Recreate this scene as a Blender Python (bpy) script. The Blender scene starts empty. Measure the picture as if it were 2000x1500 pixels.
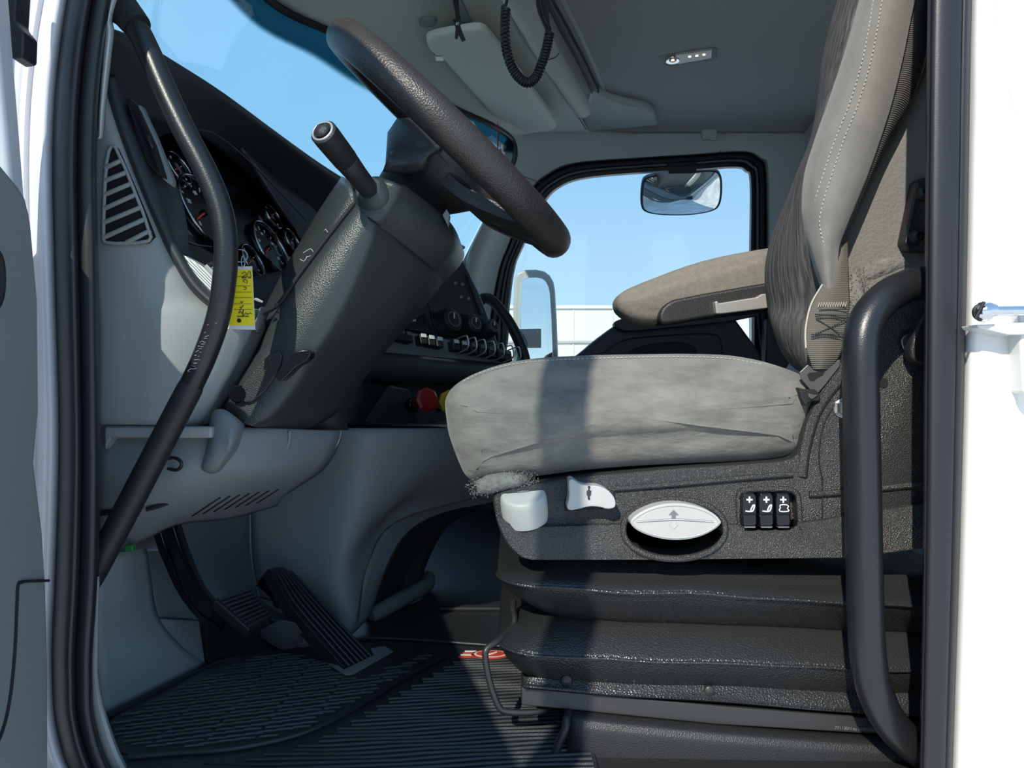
import bpy, bmesh, math, random
from mathutils import Vector, Matrix, noise

random.seed(7)
SC = bpy.context.scene
COL = SC.collection

# ------------------------------------------------------------------ camera
F = 1450.0            # focal length in pixels of the 2000 px wide frame
ZC = 0.45             # camera height over the cab floor (floor is z = 0)
cam = bpy.data.cameras.new('camera')
cam.sensor_width = 36.0
cam.lens = 36.0 * F / 2000.0
cam.clip_start = 0.02
camo = bpy.data.objects.new('camera', cam)
camo.location = (0, 0, ZC)
camo.rotation_euler = (math.radians(90), 0, 0)
COL.objects.link(camo)
SC.camera = camo

# ------------------------------------------------------------------ world, sun, exposure
SUN_DIR = Vector((0.40, 1.0, -0.80)).normalized()     # the way the light travels
w = bpy.data.worlds.new('sky'); SC.world = w; w.use_nodes = True
nt = w.node_tree; nt.nodes.clear()
out = nt.nodes.new('ShaderNodeOutputWorld'); bg = nt.nodes.new('ShaderNodeBackground')
tc = nt.nodes.new('ShaderNodeTexCoord'); sep = nt.nodes.new('ShaderNodeSeparateXYZ')
ramp = nt.nodes.new('ShaderNodeValToRGB')
nt.links.new(tc.outputs['Generated'], sep.inputs[0]); nt.links.new(sep.outputs['Z'], ramp.inputs[0])
nt.links.new(ramp.outputs[0], bg.inputs[0]); nt.links.new(bg.outputs[0], out.inputs[0])
els = ramp.color_ramp.elements
els[0].position = 0.0; els[0].color = (0.58, 0.70, 0.80, 1)
els[1].position = 1.0; els[1].color = (0.17, 0.31, 0.56, 1)
e = els.new(0.10); e.color = (0.36, 0.53, 0.72, 1)
e = els.new(0.30); e.color = (0.225, 0.42, 0.655, 1)
bg.inputs[1].default_value = 1.16
sl = bpy.data.lights.new('sun', 'SUN'); sl.energy = 3.6; sl.angle = math.radians(0.53); sl.color = (1.0, 0.93, 0.82)
so = bpy.data.objects.new('sun', sl); COL.objects.link(so)
so.rotation_euler = SUN_DIR.to_track_quat('-Z', 'Y').to_euler(); so.location = (-3, -6, 6)
vs = SC.view_settings
vs.view_transform = 'Standard'; vs.look = 'None'; vs.gamma = 1.0; vs.use_curve_mapping = False
vs.exposure = 0.52

# ------------------------------------------------------------------ helpers
def P(px, py, Y):
    return Vector(((px - 1000) / F * Y, Y, ZC - (py - 750) / F * Y))
def PZ(px, py, z):
    return P(px, py, (z - ZC) * F / (750 - py))
def PX(px, py, x):
    return P(px, py, x * F / (px - 1000))
def PP(px, py, q, n):
    d = P(px, py, 1.0) - Vector((0, 0, ZC))
    t = (q - Vector((0, 0, ZC))).dot(n) / d.dot(n)
    return Vector((0, 0, ZC)) + d * t

def thing(name, label, cat, loc=(0, 0, 0), group=None, kind=None):
    o = bpy.data.objects.new(name, None); COL.objects.link(o)
    o.location = loc; o.empty_display_size = 0.05
    o['label'] = label; o['category'] = cat
    if group: o['group'] = group
    if kind: o['kind'] = kind
    return o
def tag(o, label, cat=None, group=None, kind=None):
    o['label'] = label
    if cat: o['category'] = cat
    if group: o['group'] = group
    if kind: o['kind'] = kind
    return o
def wloc(o):
    v = Vector((0, 0, 0))
    while o is not None:
        v = v + o.location; o = o.parent
    return v
def mk(name, verts, faces, mat, parent=None, smooth=40, bevel=0, seg=3, solid=0, label=None):
    verts = [Vector(v) for v in verts]
    c = Vector((0, 0, 0))
    lo = Vector([min(v[i] for v in verts) for i in range(3)]); hi = Vector([max(v[i] for v in verts) for i in range(3)])
    c = (lo + hi) / 2
    me = bpy.data.meshes.new(name)
    me.from_pydata([v - c for v in verts], [], faces)
    bm = bmesh.new(); bm.from_mesh(me); bmesh.ops.recalc_face_normals(bm, faces=bm.faces)
    bm.to_mesh(me); bm.free()
    me.materials.append(mat)
    if smooth:
        me.polygons.foreach_set('use_smooth', [True] * len(me.polygons))
        me.set_sharp_from_angle(angle=math.radians(smooth))
    o = bpy.data.objects.new(name, me); COL.objects.link(o)
    o.location = c
    if parent is not None:
        o.parent = parent; o.location = c - wloc(parent)
    if solid:
        m = o.modifiers.new('solid', 'SOLIDIFY'); m.thickness = abs(solid); m.offset = 0
    if bevel:
        m = o.modifiers.new('bevel', 'BEVEL'); m.width = bevel; m.segments = seg; m.limit_method = 'ANGLE'; m.angle_limit = math.radians(35)
        m = o.modifiers.new('wn', 'WEIGHTED_NORMAL'); m.keep_sharp = False
    if label: o['label'] = label
    return o
def cr(p0, p1, p2, p3, t):
    return 0.5 * ((2 * p1) + (p2 - p0) * t + (2 * p0 - 5 * p1 + 4 * p2 - p3) * t * t + (3 * p1 - p0 - 3 * p2 + p3) * t ** 3)
def spline(pts, steps, closed=False, lin=False):
    n = len(pts); res = []
    if lin:
        rng = n if closed else n - 1
        for i in range(rng):
            a, b = pts[i], pts[(i + 1) % n]
            for k in range(steps): res.append(a + (b - a) * (k / steps))
        if not closed: res.append(pts[-1])
        return res
    if closed:
        for i in range(n):
            for k in range(steps): res.append(cr(pts[i - 1], pts[i], pts[(i + 1) % n], pts[(i + 2) % n], k / steps))
        return res
    ext = [pts[0] * 2 - pts[1]] + list(pts) + [pts[-1] * 2 - pts[-2]]
    for i in range(n - 1):
        for k in range(steps): res.append(cr(ext[i], ext[i + 1], ext[i + 2], ext[i + 3], k / steps))
    res.append(pts[-1].copy() if hasattr(pts[-1], 'copy') else pts[-1])
    return res
def grid_faces(nr, nc, cu=False, cv=False):
    f = []
    for i in range(nr if cv else nr - 1):
        for j in range(nc if cu else nc - 1):
            f.append((i * nc + j, i * nc + (j + 1) % nc, ((i + 1) % nr) * nc + (j + 1) % nc, ((i + 1) % nr) * nc + j))
    return f
def sheet(name, rows, mat, parent=None, nu=6, nv=6, lin=False, linv=False, th=0.004, smooth=50, label=None):
    """a curved panel through a grid of points, given a real thickness"""
    rr = [spline([Vector(p) for p in r], nu, lin=lin) for r in rows]
    cols = [spline([rr[i][j] for i in range(len(rr))], nv, lin=linv) for j in range(len(rr[0]))]
    nr = len(cols[0]); nc = len(cols)
    v = [cols[j][i] for i in range(nr) for j in range(nc)]
    return mk(name, v, grid_faces(nr, nc), mat, parent, smooth, solid=th, label=label)
def loft(name, rings, mat, parent=None, caps=True, smooth=50, bevel=0, label=None):
    n = len(rings[0]); v = [p for r in rings for p in r]
    f = grid_faces(len(rings), n, cu=True)
    if caps:
        f.append(tuple(range(n - 1, -1, -1))); f.append(tuple(range((len(rings) - 1) * n, len(rings) * n)))
    return mk(name, v, f, mat, parent, smooth, bevel, label=label)
def rnd(pts, it=2, q=0.25, closed=True):
    """round the corners of an outline (Chaikin)"""
    pts = [Vector(p) for p in pts]
    for _ in range(it):
        o = []
        n = len(pts)
        for i in range(n if closed else n - 1):
            a, b = pts[i], pts[(i + 1) % n]
            o += [a + (b - a) * q, a + (b - a) * (1 - q)]
        if not closed: o = [pts[0]] + o + [pts[-1]]
        pts = o
    return pts
def prism(name, outline, Y0, Y1, mat, parent=None, bevel=0.003, rd=0, seg=3, smooth=40, label=None):
    """outline in photo pixels at distance Y0, pushed straight back to Y1"""
    o2 = rnd([Vector((a, b)) for a, b in outline], rd) if rd else [Vector(p) for p in outline]
    a = [P(p[0], p[1], Y0) for p in o2]
    b = [Vector((p.x, Y1, p.z)) for p in a]
    return solid2(name, a, b, mat, parent, bevel, seg, smooth, label)
def solid2(name, a, b, mat, parent=None, bevel=0.0, seg=3, smooth=40, label=None):
    n = len(a)
    f = [tuple(range(n)), tuple(range(2 * n - 1, n - 1, -1))] + [(i, i + n, (i + 1) % n + n, (i + 1) % n) for i in range(n)]
    return mk(name, a + b, f, mat, parent, smooth, bevel, seg, label=label)
def plate(name, pts, vec, mat, parent=None, bevel=0.0, rd=0, seg=2, smooth=40, label=None):
    pts = rnd(pts, rd) if rd else [Vector(p) for p in pts]
    return solid2(name, pts, [p + Vector(vec) for p in pts], mat, parent, bevel, seg, smooth, label)
def frames(path, up=None):
    T = []
    for i in range(len(path)):
        a = path[max(i - 1, 0)]; b = path[min(i + 1, len(path) - 1)]
        t = (b - a); T.append(t.normalized() if t.length > 1e-9 else Vector((0, 0, 1)))
    u = (up or Vector((0, -1, 0)))
    if abs(u.dot(T[0])) > 0.95: u = Vector((1, 0, 0)) if abs(T[0].x) < 0.9 else Vector((0, 0, 1))
    res = []
    for t in T:
        u = (u - t * u.dot(t)).normalized(); res.append((t, u, t.cross(u)))
    return res
def tube_vf(pts, r, n=12, steps=6, lin=False, sec=None, up=None, close_ends=True, closed=False):
    pts = [Vector(p) for p in pts]
    rad = r if isinstance(r, (list, tuple)) else [r] * len(pts)
    path = spline(pts, steps, lin=lin); rr = spline(list(map(float, rad)), steps, lin=True) if not lin else spline(list(map(float, rad)), steps, lin=True)
    fr = frames(path, up); sx, sy = sec or (1, 1); v = []
    for p, q, (t, a, b) in zip(path, rr, fr):
        for k in range(n):
            an = 2 * math.pi * k / n
            v.append(p + a * (math.cos(an) * q * sx) + b * (math.sin(an) * q * sy))
    f = grid_faces(len(path), n, cu=True)
    if close_ends:
        f.append(tuple(range(n - 1, -1, -1))); f.append(tuple(range((len(path) - 1) * n, len(path) * n)))
    return v, f
def tube(name, pts, r, mat, parent=None, n=12, steps=6, lin=False, sec=None, up=None, smooth=50, label=None):
    v, f = tube_vf(pts, r, n, steps, lin, sec, up)
    return mk(name, v, f, mat, parent, smooth, label=label)
def band(name, pts, wid, th, mat, parent=None, steps=8, normals=None, smooth=40, label=None, lin=False):
    """flat strap: pts centre line, wid widths (along given cross vectors)"""
    path = spline([Vector(p) for p in pts], steps, lin=lin); ws = spline(list(map(float, wid)), steps, lin=True)
    cr_ = spline([Vector(c) for c in normals], steps, lin=True); v = []
    for i, (p, q, c) in enumerate(zip(path, ws, cr_)):
        a = path[max(i - 1, 0)]; b = path[min(i + 1, len(path) - 1)]
        t = (b - a).normalized(); c = (c - t * c.dot(t)).normalized(); n = t.cross(c)
        v += [p + c * q / 2 + n * th / 2, p - c * q / 2 + n * th / 2, p - c * q / 2 - n * th / 2, p + c * q / 2 - n * th / 2]
    f = grid_faces(len(path), 4, cu=True) + [(3, 2, 1, 0), tuple(range(len(v) - 4, len(v)))]
    return mk(name, v, f, mat, parent, smooth, label=label)
def lathe(name, base, axis, prof, mat, parent=None, n=24, smooth=40, up=None, label=None):
    """prof: (distance along axis, radius)"""
    ax = Vector(axis).normalized(); u = Vector(up) if up else (Vector((0, 0, 1)) if abs(ax.z) < 0.9 else Vector((1, 0, 0)))
    u = (u - ax * u.dot(ax)).normalized(); q = ax.cross(u); base = Vector(base); rings = []
    for d, r in prof:
        rings.append([base + ax * d + u * (r * math.cos(2 * math.pi * k / n)) + q * (r * math.sin(2 * math.pi * k / n)) for k in range(n)])
    return loft(name, rings, mat, parent, True, smooth, label=label)
def torus(name, c, ax, R, r, mat, parent=None, n=36, m=10, u=None, sec=(1, 1), a0=0, a1=360, label=None):
    ax = Vector(ax).normalized(); u = Vector(u) if u else (Vector((0, 0, 1)) if abs(ax.z) < 0.9 else Vector((1, 0, 0)))
    u = (u - ax * u.dot(ax)).normalized(); q = ax.cross(u); c = Vector(c); v = []
    full = (a1 - a0) >= 360
    nn = n if full else n + 1
    for i in range(nn):
        a = math.radians(a0 + (a1 - a0) * i / n); d = u * math.cos(a) + q * math.sin(a)
        for k in range(m):
            b = 2 * math.pi * k / m
            v.append(c + d * (R + r * sec[0] * math.cos(b)) + ax * (r * sec[1] * math.sin(b)))
    f = grid_faces(nn, m, cu=True, cv=full)
    return mk(name, v, f, mat, parent, 60, label=label)
def box(name, c, size, mat, parent=None, bevel=0.002, R=None, seg=2, label=None):
    c = Vector(c); sx, sy, sz = [s / 2 for s in size]
    v = [Vector((x, y, z)) for x in (-sx, sx) for y in (-sy, sy) for z in (-sz, sz)]
    if R is not None: v = [R @ p for p in v]
    f = [(0, 1, 3, 2), (4, 6, 7, 5), (0, 4, 5, 1), (2, 3, 7, 6), (0, 2, 6, 4), (1, 5, 7, 3)]
    return mk(name, [p + c for p in v], f, mat, parent, 40, bevel, seg, label=label)
def basis(x, y):
    x = Vector(x).normalized(); y = Vector(y); y = (y - x * y.dot(x)).normalized(); z = x.cross(y)
    return Matrix((x, y, z)).transposed()
def pillow(name, outline, Yn, Yf, r, mat, parent=None, bulge=0.01, rd=1, warp=None, label=None, ref=None):
    """upholstered block: an outline in photo pixels at distance Yn, rounded over with radius r, back to Yf"""
    o2 = rnd([Vector((a, b)) for a, b in outline], rd) if rd else [Vector(p) for p in outline]
    pts = [P(p[0], p[1], ref or Yn) for p in o2]; n = len(pts)
    cx = sum(p.x for p in pts) / n; cz = sum(p.z for p in pts) / n
    ar = sum(pts[i].x * pts[(i + 1) % n].z - pts[(i + 1) % n].x * pts[i].z for i in range(n))
    nrm = []
    for i in range(n):
        t = pts[(i + 1) % n] - pts[i - 1]; t.y = 0
        m = Vector((-t.z, 0, t.x)).normalized()
        nrm.append(m if ar > 0 else -m)
    rings = []
    for s in (0.01, 0.05, 0.12, 0.22, 0.35, 0.5, 0.66, 0.82, 0.94):
        rings.append([Vector((cx + s * (p.x + m.x * r - cx), Yn - bulge * (1 - s ** 3), cz + s * (p.z + m.z * r - cz))) for p, m in zip(pts, nrm)])
    K = 5
    for k in range(K + 1):
        a = math.pi / 2 * k / K
        rings.append([Vector((p.x + m.x * r * (1 - math.sin(a)), Yn + r * (1 - math.cos(a)), p.z + m.z * r * (1 - math.sin(a)))) for p, m in zip(pts, nrm)])
    for k in range(1, 5):
        y = Yn + r + (Yf - Yn - 2 * r) * k / 4
        rings.append([Vector((p.x, y, p.z)) for p in pts])
    for k in range(1, K + 1):
        a = math.pi / 2 * k / K
        rings.append([Vector((p.x + m.x * r * (1 - math.cos(a)), Yf - r * (1 - math.sin(a)), p.z + m.z * r * (1 - math.cos(a)))) for p, m in zip(pts, nrm)])
    if warp: rings = [[warp(p) for p in q] for q in rings]
    return loft(name, rings, mat, parent, True, 60, label=label)
def cut(o, cutters):
    """carve the cutters out of o and throw them away"""
    for i, c in enumerate(cutters):
        m = o.modifiers.new('b%d' % i, 'BOOLEAN'); m.operation = 'DIFFERENCE'; m.object = c; m.solver = 'EXACT'
    bpy.context.view_layer.update()
    dg = bpy.context.evaluated_depsgraph_get()
    me = bpy.data.meshes.new_from_object(o.evaluated_get(dg))
    o.modifiers.clear(); old = o.data; o.data = me; bpy.data.meshes.remove(old)
    me.polygons.foreach_set('use_smooth', [True] * len(me.polygons)); me.set_sharp_from_angle(angle=math.radians(30))
    for c in cutters:
        d = c.data; bpy.data.objects.remove(c); bpy.data.meshes.remove(d)
def text(name, s, org, right, up, size, mat, parent=None, depth=0.0004, align='LEFT'):
    cu = bpy.data.curves.new('t', 'FONT'); cu.body = s; cu.size = size; cu.extrude = depth; cu.align_x = align
    to = bpy.data.objects.new('t', cu); COL.objects.link(to); bpy.context.view_layer.update()
    me = bpy.data.meshes.new_from_object(to.evaluated_get(bpy.context.evaluated_depsgraph_get()))
    R = basis(right, up); org = Vector(org)
    v = [org + R @ x.co for x in me.vertices]; f = [tuple(p.vertices) for p in me.polygons]
    bpy.data.objects.remove(to); bpy.data.curves.remove(cu); bpy.data.meshes.remove(me)
    return mk(name, v, f, mat, parent, 0)
def join(name, parts, mat, parent=None, smooth=40, label=None, bevel=0):
    v = []; f = []
    for pv, pf in parts:
        k = len(v); v += list(pv); f += [tuple(i + k for i in q) for q in pf]
    return mk(name, v, f, mat, parent, smooth, bevel, label=label)
def dash_vf(a, b, wdt, nrm):
    a = Vector(a); b = Vector(b); n = Vector(nrm).normalized(); t = (b - a).normalized(); c = t.cross(n) * (wdt / 2); h = n * wdt * 0.5
    return [a - c, a + c, b + c, b - c, (a - c * .6) + h, (a + c * .6) + h, (b + c * .6) + h, (b - c * .6) + h], [(3, 2, 1, 0), (4, 5, 6, 7), (0, 1, 5, 4), (1, 2, 6, 5), (2, 3, 7, 6), (3, 0, 4, 7)]
def stitches(name, path, mat, parent, n, wdt, nrm=(0, -1, 0), duty=0.6):
    d = spline([Vector(p) for p in path], 24); L = [0]
    for i in range(1, len(d)): L.append(L[-1] + (d[i] - d[i - 1]).length)
    def at(s):
        for i in range(1, len(d)):
            if L[i] >= s: return d[i - 1].lerp(d[i], (s - L[i - 1]) / max(L[i] - L[i - 1], 1e-9))
        return d[-1]
    return join(name, [dash_vf(at(L[-1] * k / n), at(L[-1] * (k + duty) / n), wdt, nrm) for k in range(n)], mat, parent, 0)

# ------------------------------------------------------------------ materials
def M(name, col, rough=0.5, metal=0.0, bump=0.0, scale=300, var=0.0, vscale=12, coat=0.0, tex='noise', stretch=(1, 1, 1), dist=0.002, spec=0.5, sheen=0.0, bump2=None):
    m = bpy.data.materials.new(name); m.use_nodes = True; t = m.node_tree; b = t.nodes['Principled BSDF']
    c = tuple(col) + (1,)
    b.inputs['Base Color'].default_value = c; b.inputs['Roughness'].default_value = rough; b.inputs['Metallic'].default_value = metal
    b.inputs['Coat Weight'].default_value = coat; b.inputs['Coat Roughness'].default_value = 0.08
    b.inputs['Specular IOR Level'].default_value = spec; b.inputs['Sheen Weight'].default_value = sheen
    g = t.nodes.new('ShaderNodeTexCoord'); mp = t.nodes.new('ShaderNodeMapping'); mp.inputs['Scale'].default_value = stretch
    t.links.new(g.outputs['Object'], mp.inputs[0])
    if var:
        n = t.nodes.new('ShaderNodeTexNoise'); n.inputs['Scale'].default_value = vscale; n.inputs['Detail'].default_value = 6; n.inputs['Roughness'].default_value = 0.65
        r = t.nodes.new('ShaderNodeValToRGB'); t.links.new(mp.outputs[0], n.inputs['Vector']); t.links.new(n.outputs[0], r.inputs[0])
        r.color_ramp.elements[0].position = 0.3; r.color_ramp.elements[1].position = 0.7
        r.color_ramp.elements[0].color = tuple(x * (1 - var) for x in col) + (1,); r.color_ramp.elements[1].color = tuple(min(1, x * (1 + var)) for x in col) + (1,)
        t.links.new(r.outputs[0], b.inputs['Base Color'])
    last = None
    for (bs, sc_, tx, ds) in ([(bump, scale, tex, dist)] if bump else []) + (bump2 or []):
        if tx == 'noise':
            n = t.nodes.new('ShaderNodeTexNoise'); n.inputs['Scale'].default_value = sc_; n.inputs['Detail'].default_value = 3; o = n.outputs[0]
        elif tx == 'voronoi':
            n = t.nodes.new('ShaderNodeTexVoronoi'); n.inputs['Scale'].default_value = sc_; o = n.outputs['Distance']
        else:
            n = t.nodes.new('ShaderNodeTexWave'); n.inputs['Scale'].default_value = sc_; n.inputs['Distortion'].default_value = 0.6; o = n.outputs[0]
            n.bands_direction = tx
        t.links.new(mp.outputs[0], n.inputs['Vector'])
        bp = t.nodes.new('ShaderNodeBump'); bp.inputs['Strength'].default_value = bs; bp.inputs['Distance'].default_value = ds
        t.links.new(o, bp.inputs['Height'])
        if last: t.links.new(last.outputs[0], bp.inputs['Normal'])
        last = bp
    if last: t.links.new(last.outputs[0], b.inputs['Normal'])
    return m
def glass(name, tint, band=None):
    """clear sheet glass: tinted transmission with a Fresnel mirror on top"""
    m = bpy.data.materials.new(name); m.use_nodes = True; t = m.node_tree; t.nodes.clear()
    o = t.nodes.new('ShaderNodeOutputMaterial'); mx = t.nodes.new('ShaderNodeMixShader'); tr = t.nodes.new('ShaderNodeBsdfTransparent'); gl = t.nodes.new('ShaderNodeBsdfGlossy'); fr = t.nodes.new('ShaderNodeMath'); lw_ = t.nodes.new('ShaderNodeLayerWeight'); pw = t.nodes.new('ShaderNodeMath')
    lw_.inputs[0].default_value = 0.5; pw.operation = 'POWER'; pw.inputs[1].default_value = 5.0; fr.operation = 'MULTIPLY_ADD'; fr.inputs[1].default_value = 0.93; fr.inputs[2].default_value = 0.035
    t.links.new(lw_.outputs['Facing'], pw.inputs[0]); t.links.new(pw.outputs[0], fr.inputs[0]); gl.inputs['Roughness'].default_value = 0.0; tr.inputs[0].default_value = tuple(tint) + (1,)
    t.links.new(fr.outputs[0], mx.inputs[0]); t.links.new(tr.outputs[0], mx.inputs[1]); t.links.new(gl.outputs[0], mx.inputs[2]); t.links.new(mx.outputs[0], o.inputs[0])
    if band:
        g = t.nodes.new('ShaderNodeNewGeometry'); s = t.nodes.new('ShaderNodeSeparateXYZ'); r = t.nodes.new('ShaderNodeMapRange'); c = t.nodes.new('ShaderNodeMix'); c.data_type = 'RGBA'
        t.links.new(g.outputs['Position'], s.inputs[0]); t.links.new(s.outputs['Z'], r.inputs[0])
        r.inputs[1].default_value = band[0]; r.inputs[2].default_value = band[1]
        c.inputs['A'].default_value = tuple(tint) + (1,); c.inputs['B'].default_value = tuple(band[2]) + (1,)
        t.links.new(r.outputs[0], c.inputs['Factor']); t.links.new(c.outputs['Result'], tr.inputs[0])
    return m
def emit(name, col, s):
    m = bpy.data.materials.new(name); m.use_nodes = True; b = m.node_tree.nodes['Principled BSDF']
    b.inputs['Base Color'].default_value = tuple(col) + (1,); b.inputs['Emission Color'].default_value = tuple(col) + (1,); b.inputs['Emission Strength'].default_value = s
    return m

GREY = M('grey_trim_plastic', (0.29, 0.305, 0.30), 0.55, bump=0.12, scale=900, dist=0.001)
GREYD = M('mid_grey_trim_plastic', (0.18, 0.195, 0.20), 0.55, bump=0.15, scale=900, dist=0.001)
PANEL = M('lower_panel_plastic', (0.25, 0.275, 0.28), 0.5, bump=0.1, scale=700, dist=0.001)
DOORP = M('door_card_plastic', (0.20, 0.215, 0.215), 0.6, bump=0.15, scale=800, dist=0.001)
CHAR = M('charcoal_dash_plastic', (0.030, 0.034, 0.039), 0.5, bump=0.15, scale=900, dist=0.001)
BLK = M('black_grained_plastic', (0.018, 0.018, 0.019), 0.42, bump=0.35, scale=700, tex='voronoi', dist=0.001)
COLP = M('column_plastic', (0.034, 0.040, 0.040), 0.34, bump=0.3, scale=650, tex='voronoi', dist=0.0012)
SHELL = M('seat_shell_plastic', (0.036, 0.036, 0.036), 0.30, bump=0.8, scale=760, tex='voronoi', dist=0.0012)
SEAL = M('rubber_seal', (0.016, 0.016, 0.018), 0.42, bump=0.12, scale=500, dist=0.001)
RUB = M('black_rubber', (0.014, 0.015, 0.016), 0.5, bump=0.2, scale=500, dist=0.001)
MATR = M('mat_rubber', (0.017, 0.019, 0.021), 0.42, bump=0.25, scale=350, dist=0.001)
RIB = M('skylit_rubber_rib', (0.055, 0.060, 0.064), 0.36)  # paler than the mat: skylight on the rib tops put into the colour
BAR = M('powder_coated_steel', (0.013, 0.014, 0.016), 0.33, bump=0.25, scale=600, dist=0.0008)
GLOSS = M('gloss_black', (0.006, 0.006, 0.008), 0.15)
DARK = M('recess_black', (0.006, 0.006, 0.007), 0.7)
WHEEL = M('wheel_leather', (0.030, 0.027, 0.026), 0.42, bump=0.35, scale=420, tex='voronoi', dist=0.0015, var=0.15, vscale=30)
HEAD = M('headliner_cloth', (0.43, 0.43, 0.42), 0.9, bump=0.2, scale=500)
CONS = M('overhead_console_plastic', (0.60, 0.62, 0.55), 0.6, bump=0.1, scale=700, dist=0.001)
VIS = M('visor_vinyl', (0.74, 0.76, 0.67), 0.6, bump=0.1, scale=600, dist=0.001)
WALLP = M('cab_wall_trim', (0.48, 0.51, 0.50), 0.65, bump=0.12, scale=600, dist=0.001)
SUEDE = M('grey_suede', (0.165, 0.158, 0.140), 0.9, bump=0.25, scale=600, var=0.34, vscale=14, stretch=(1, 1, 2.4), dist=0.003, sheen=0.25, bump2=[(0.40, 20, 'noise', 0.010), (0.25, 70, 'noise', 0.003)])
SUEDE2 = M('grey_suede_fine', (0.17, 0.162, 0.145), 0.9, bump=0.3, scale=700, var=0.12, vscale=26, dist=0.002, sheen=0.25)
STRIA = M('striated_cloth', (0.070, 0.068, 0.066), 0.9, bump=0.8, scale=90, var=0.65, vscale=80, stretch=(1.6, 1.6, 0.06), dist=0.006)
KNIT = M('knit_cloth', (0.085, 0.080, 0.078), 0.9, bump=0.6, scale=120, tex='Z', dist=0.003)
CARP = M('seat_back_cloth', (0.17, 0.165, 0.150), 0.95, bump=0.5, scale=260, dist=0.003)
FLEECE = M('grey_fleece', (0.16, 0.16, 0.15), 0.95, bump=0.6, scale=200, var=0.3, vscale=90, dist=0.004)
ARMF = M('armrest_cloth', (0.185, 0.172, 0.15), 0.95, bump=0.4, scale=420, var=0.15, vscale=120, dist=0.002)
VINYL = M('black_vinyl', (0.022, 0.023, 0.024), 0.30, bump=0.45, scale=420, tex='voronoi', dist=0.0015)
PAINT = M('white_paint', (0.74, 0.74, 0.71), 0.25, coat=0.6)
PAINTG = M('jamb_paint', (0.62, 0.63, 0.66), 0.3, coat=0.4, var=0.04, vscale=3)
BELTM = M('belt_steel', (0.17, 0.165, 0.16), 0.42, 0.7)
MIRH = M('mirror_shell', (0.36, 0.40, 0.39), 0.35)
KNOB = M('pale_grey_plastic', (0.43, 0.435, 0.415), 0.45, bump=0.05, scale=500, var=0.05, vscale=30)
CHROME = M('chrome', (0.75, 0.75, 0.76), 0.12, 1.0)
STEEL = M('dull_steel', (0.42, 0.41, 0.39), 0.38, 1.0, var=0.15, vscale=40)
DSTEEL = M('dark_steel', (0.055, 0.053, 0.053), 0.42, 0.6)
DCHROME = M('smoked_chrome', (0.32, 0.32, 0.33), 0.16, 1.0)
ALU = M('silver_paint', (0.50, 0.49, 0.47), 0.35, 0.55)
TRIMS = M('silver_weave_trim', (0.55, 0.55, 0.54), 0.35, 0.5, bump=0.5, scale=160, tex='DIAGONAL', dist=0.001)
WEB = M('belt_webbing', (0.115, 0.108, 0.092), 0.7, bump=0.6, scale=130, tex='Z', dist=0.002)
THREAD = M('cream_thread', (0.42, 0.40, 0.34), 0.8)
THREADD = M('dark_thread', (0.02, 0.02, 0.028), 0.8)
YEL = M('yellow_tag_card', (0.85, 0.68, 0.01), 0.5)
INK = M('ink', (0.03, 0.03, 0.03), 0.6)
WHITE = M('white_print', (0.75, 0.75, 0.73), 0.5)
GPRINT = M('grey_print', (0.16, 0.16, 0.16), 0.5)
GPRINTL = M('pale_grey_print', (0.45, 0.45, 0.44), 0.5)
REDP = M('red_plastic', (0.34, 0.012, 0.014), 0.3)
YELP = M('yellow_plastic', (0.62, 0.38, 0.01), 0.35)
REDL = M('red_print', (0.55, 0.05, 0.03), 0.5)
NEED = M('orange_needle', (0.75, 0.06, 0.03), 0.5)
GREEN = M('green_clip_plastic', (0.02, 0.16, 0.03), 0.5)
LABELP = M('label_paper', (0.66, 0.66, 0.64), 0.4)
MIRR = M('mirror_silver', (0.82, 0.84, 0.86), 0.01, 1.0)
LED = emit('warm_led', (1.0, 0.72, 0.42), 2.2)
LENS = M('lamp_lens', (0.42, 0.41, 0.38), 0.12)
WS = glass('windscreen_glass', (0.86, 0.955, 0.955), band=(1.203, 1.212, (0.10, 0.25, 0.28)))
SG = glass('side_glass', (0.925, 0.965, 0.96))
BGW = M('white_wall_sheet', (0.60, 0.59, 0.55), 0.7)
GROUND = M('bounce_concrete', (0.66, 0.65, 0.62), 0.9, bump=0.4, scale=12, var=0.3, vscale=2, dist=0.01)  # tone raised so the yard bounces more sunlight into the cab
# ================================================================== SETTING
def S(o, label): o['kind'] = 'structure'; o['label'] = label; return o
S(box('ground', (0, 14, -1.2), (90, 70, 0.1), GROUND, bevel=0), 'concrete yard outside the cab, paled to bounce sunlight in')
S(box('floor', (0.08, 1.77, -0.012), (1.96, 1.86, 0.022), RUB, bevel=0), 'black cab floor under the mats')

# cab roof lining: flat, rolling down into the passenger side wall
rows = []
for y, z in ((0.86, 1.40), (1.2, 1.395), (1.8, 1.39), (2.4, 1.385), (2.6, 1.375), (2.68, 1.36)):
    rows.append([(x, y, z) for x in (-0.05, 0.2, 0.5, 0.8, 1.1)])
S(sheet('ceiling', rows, HEAD, nu=3, nv=4, th=0.012), 'grey cloth cab headliner above the seat')
S(box('wall_rear', (1.07, 1.77, 0.68), (0.03, 1.9, 1.42), WALLP, bevel=0), 'grey rear cab wall beyond the seat back')
S(box('wall_front', (-0.97, 1.77, 0.36), (0.03, 1.9, 0.9), CHAR, bevel=0), 'dark firewall at the front of the footwell')

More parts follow.
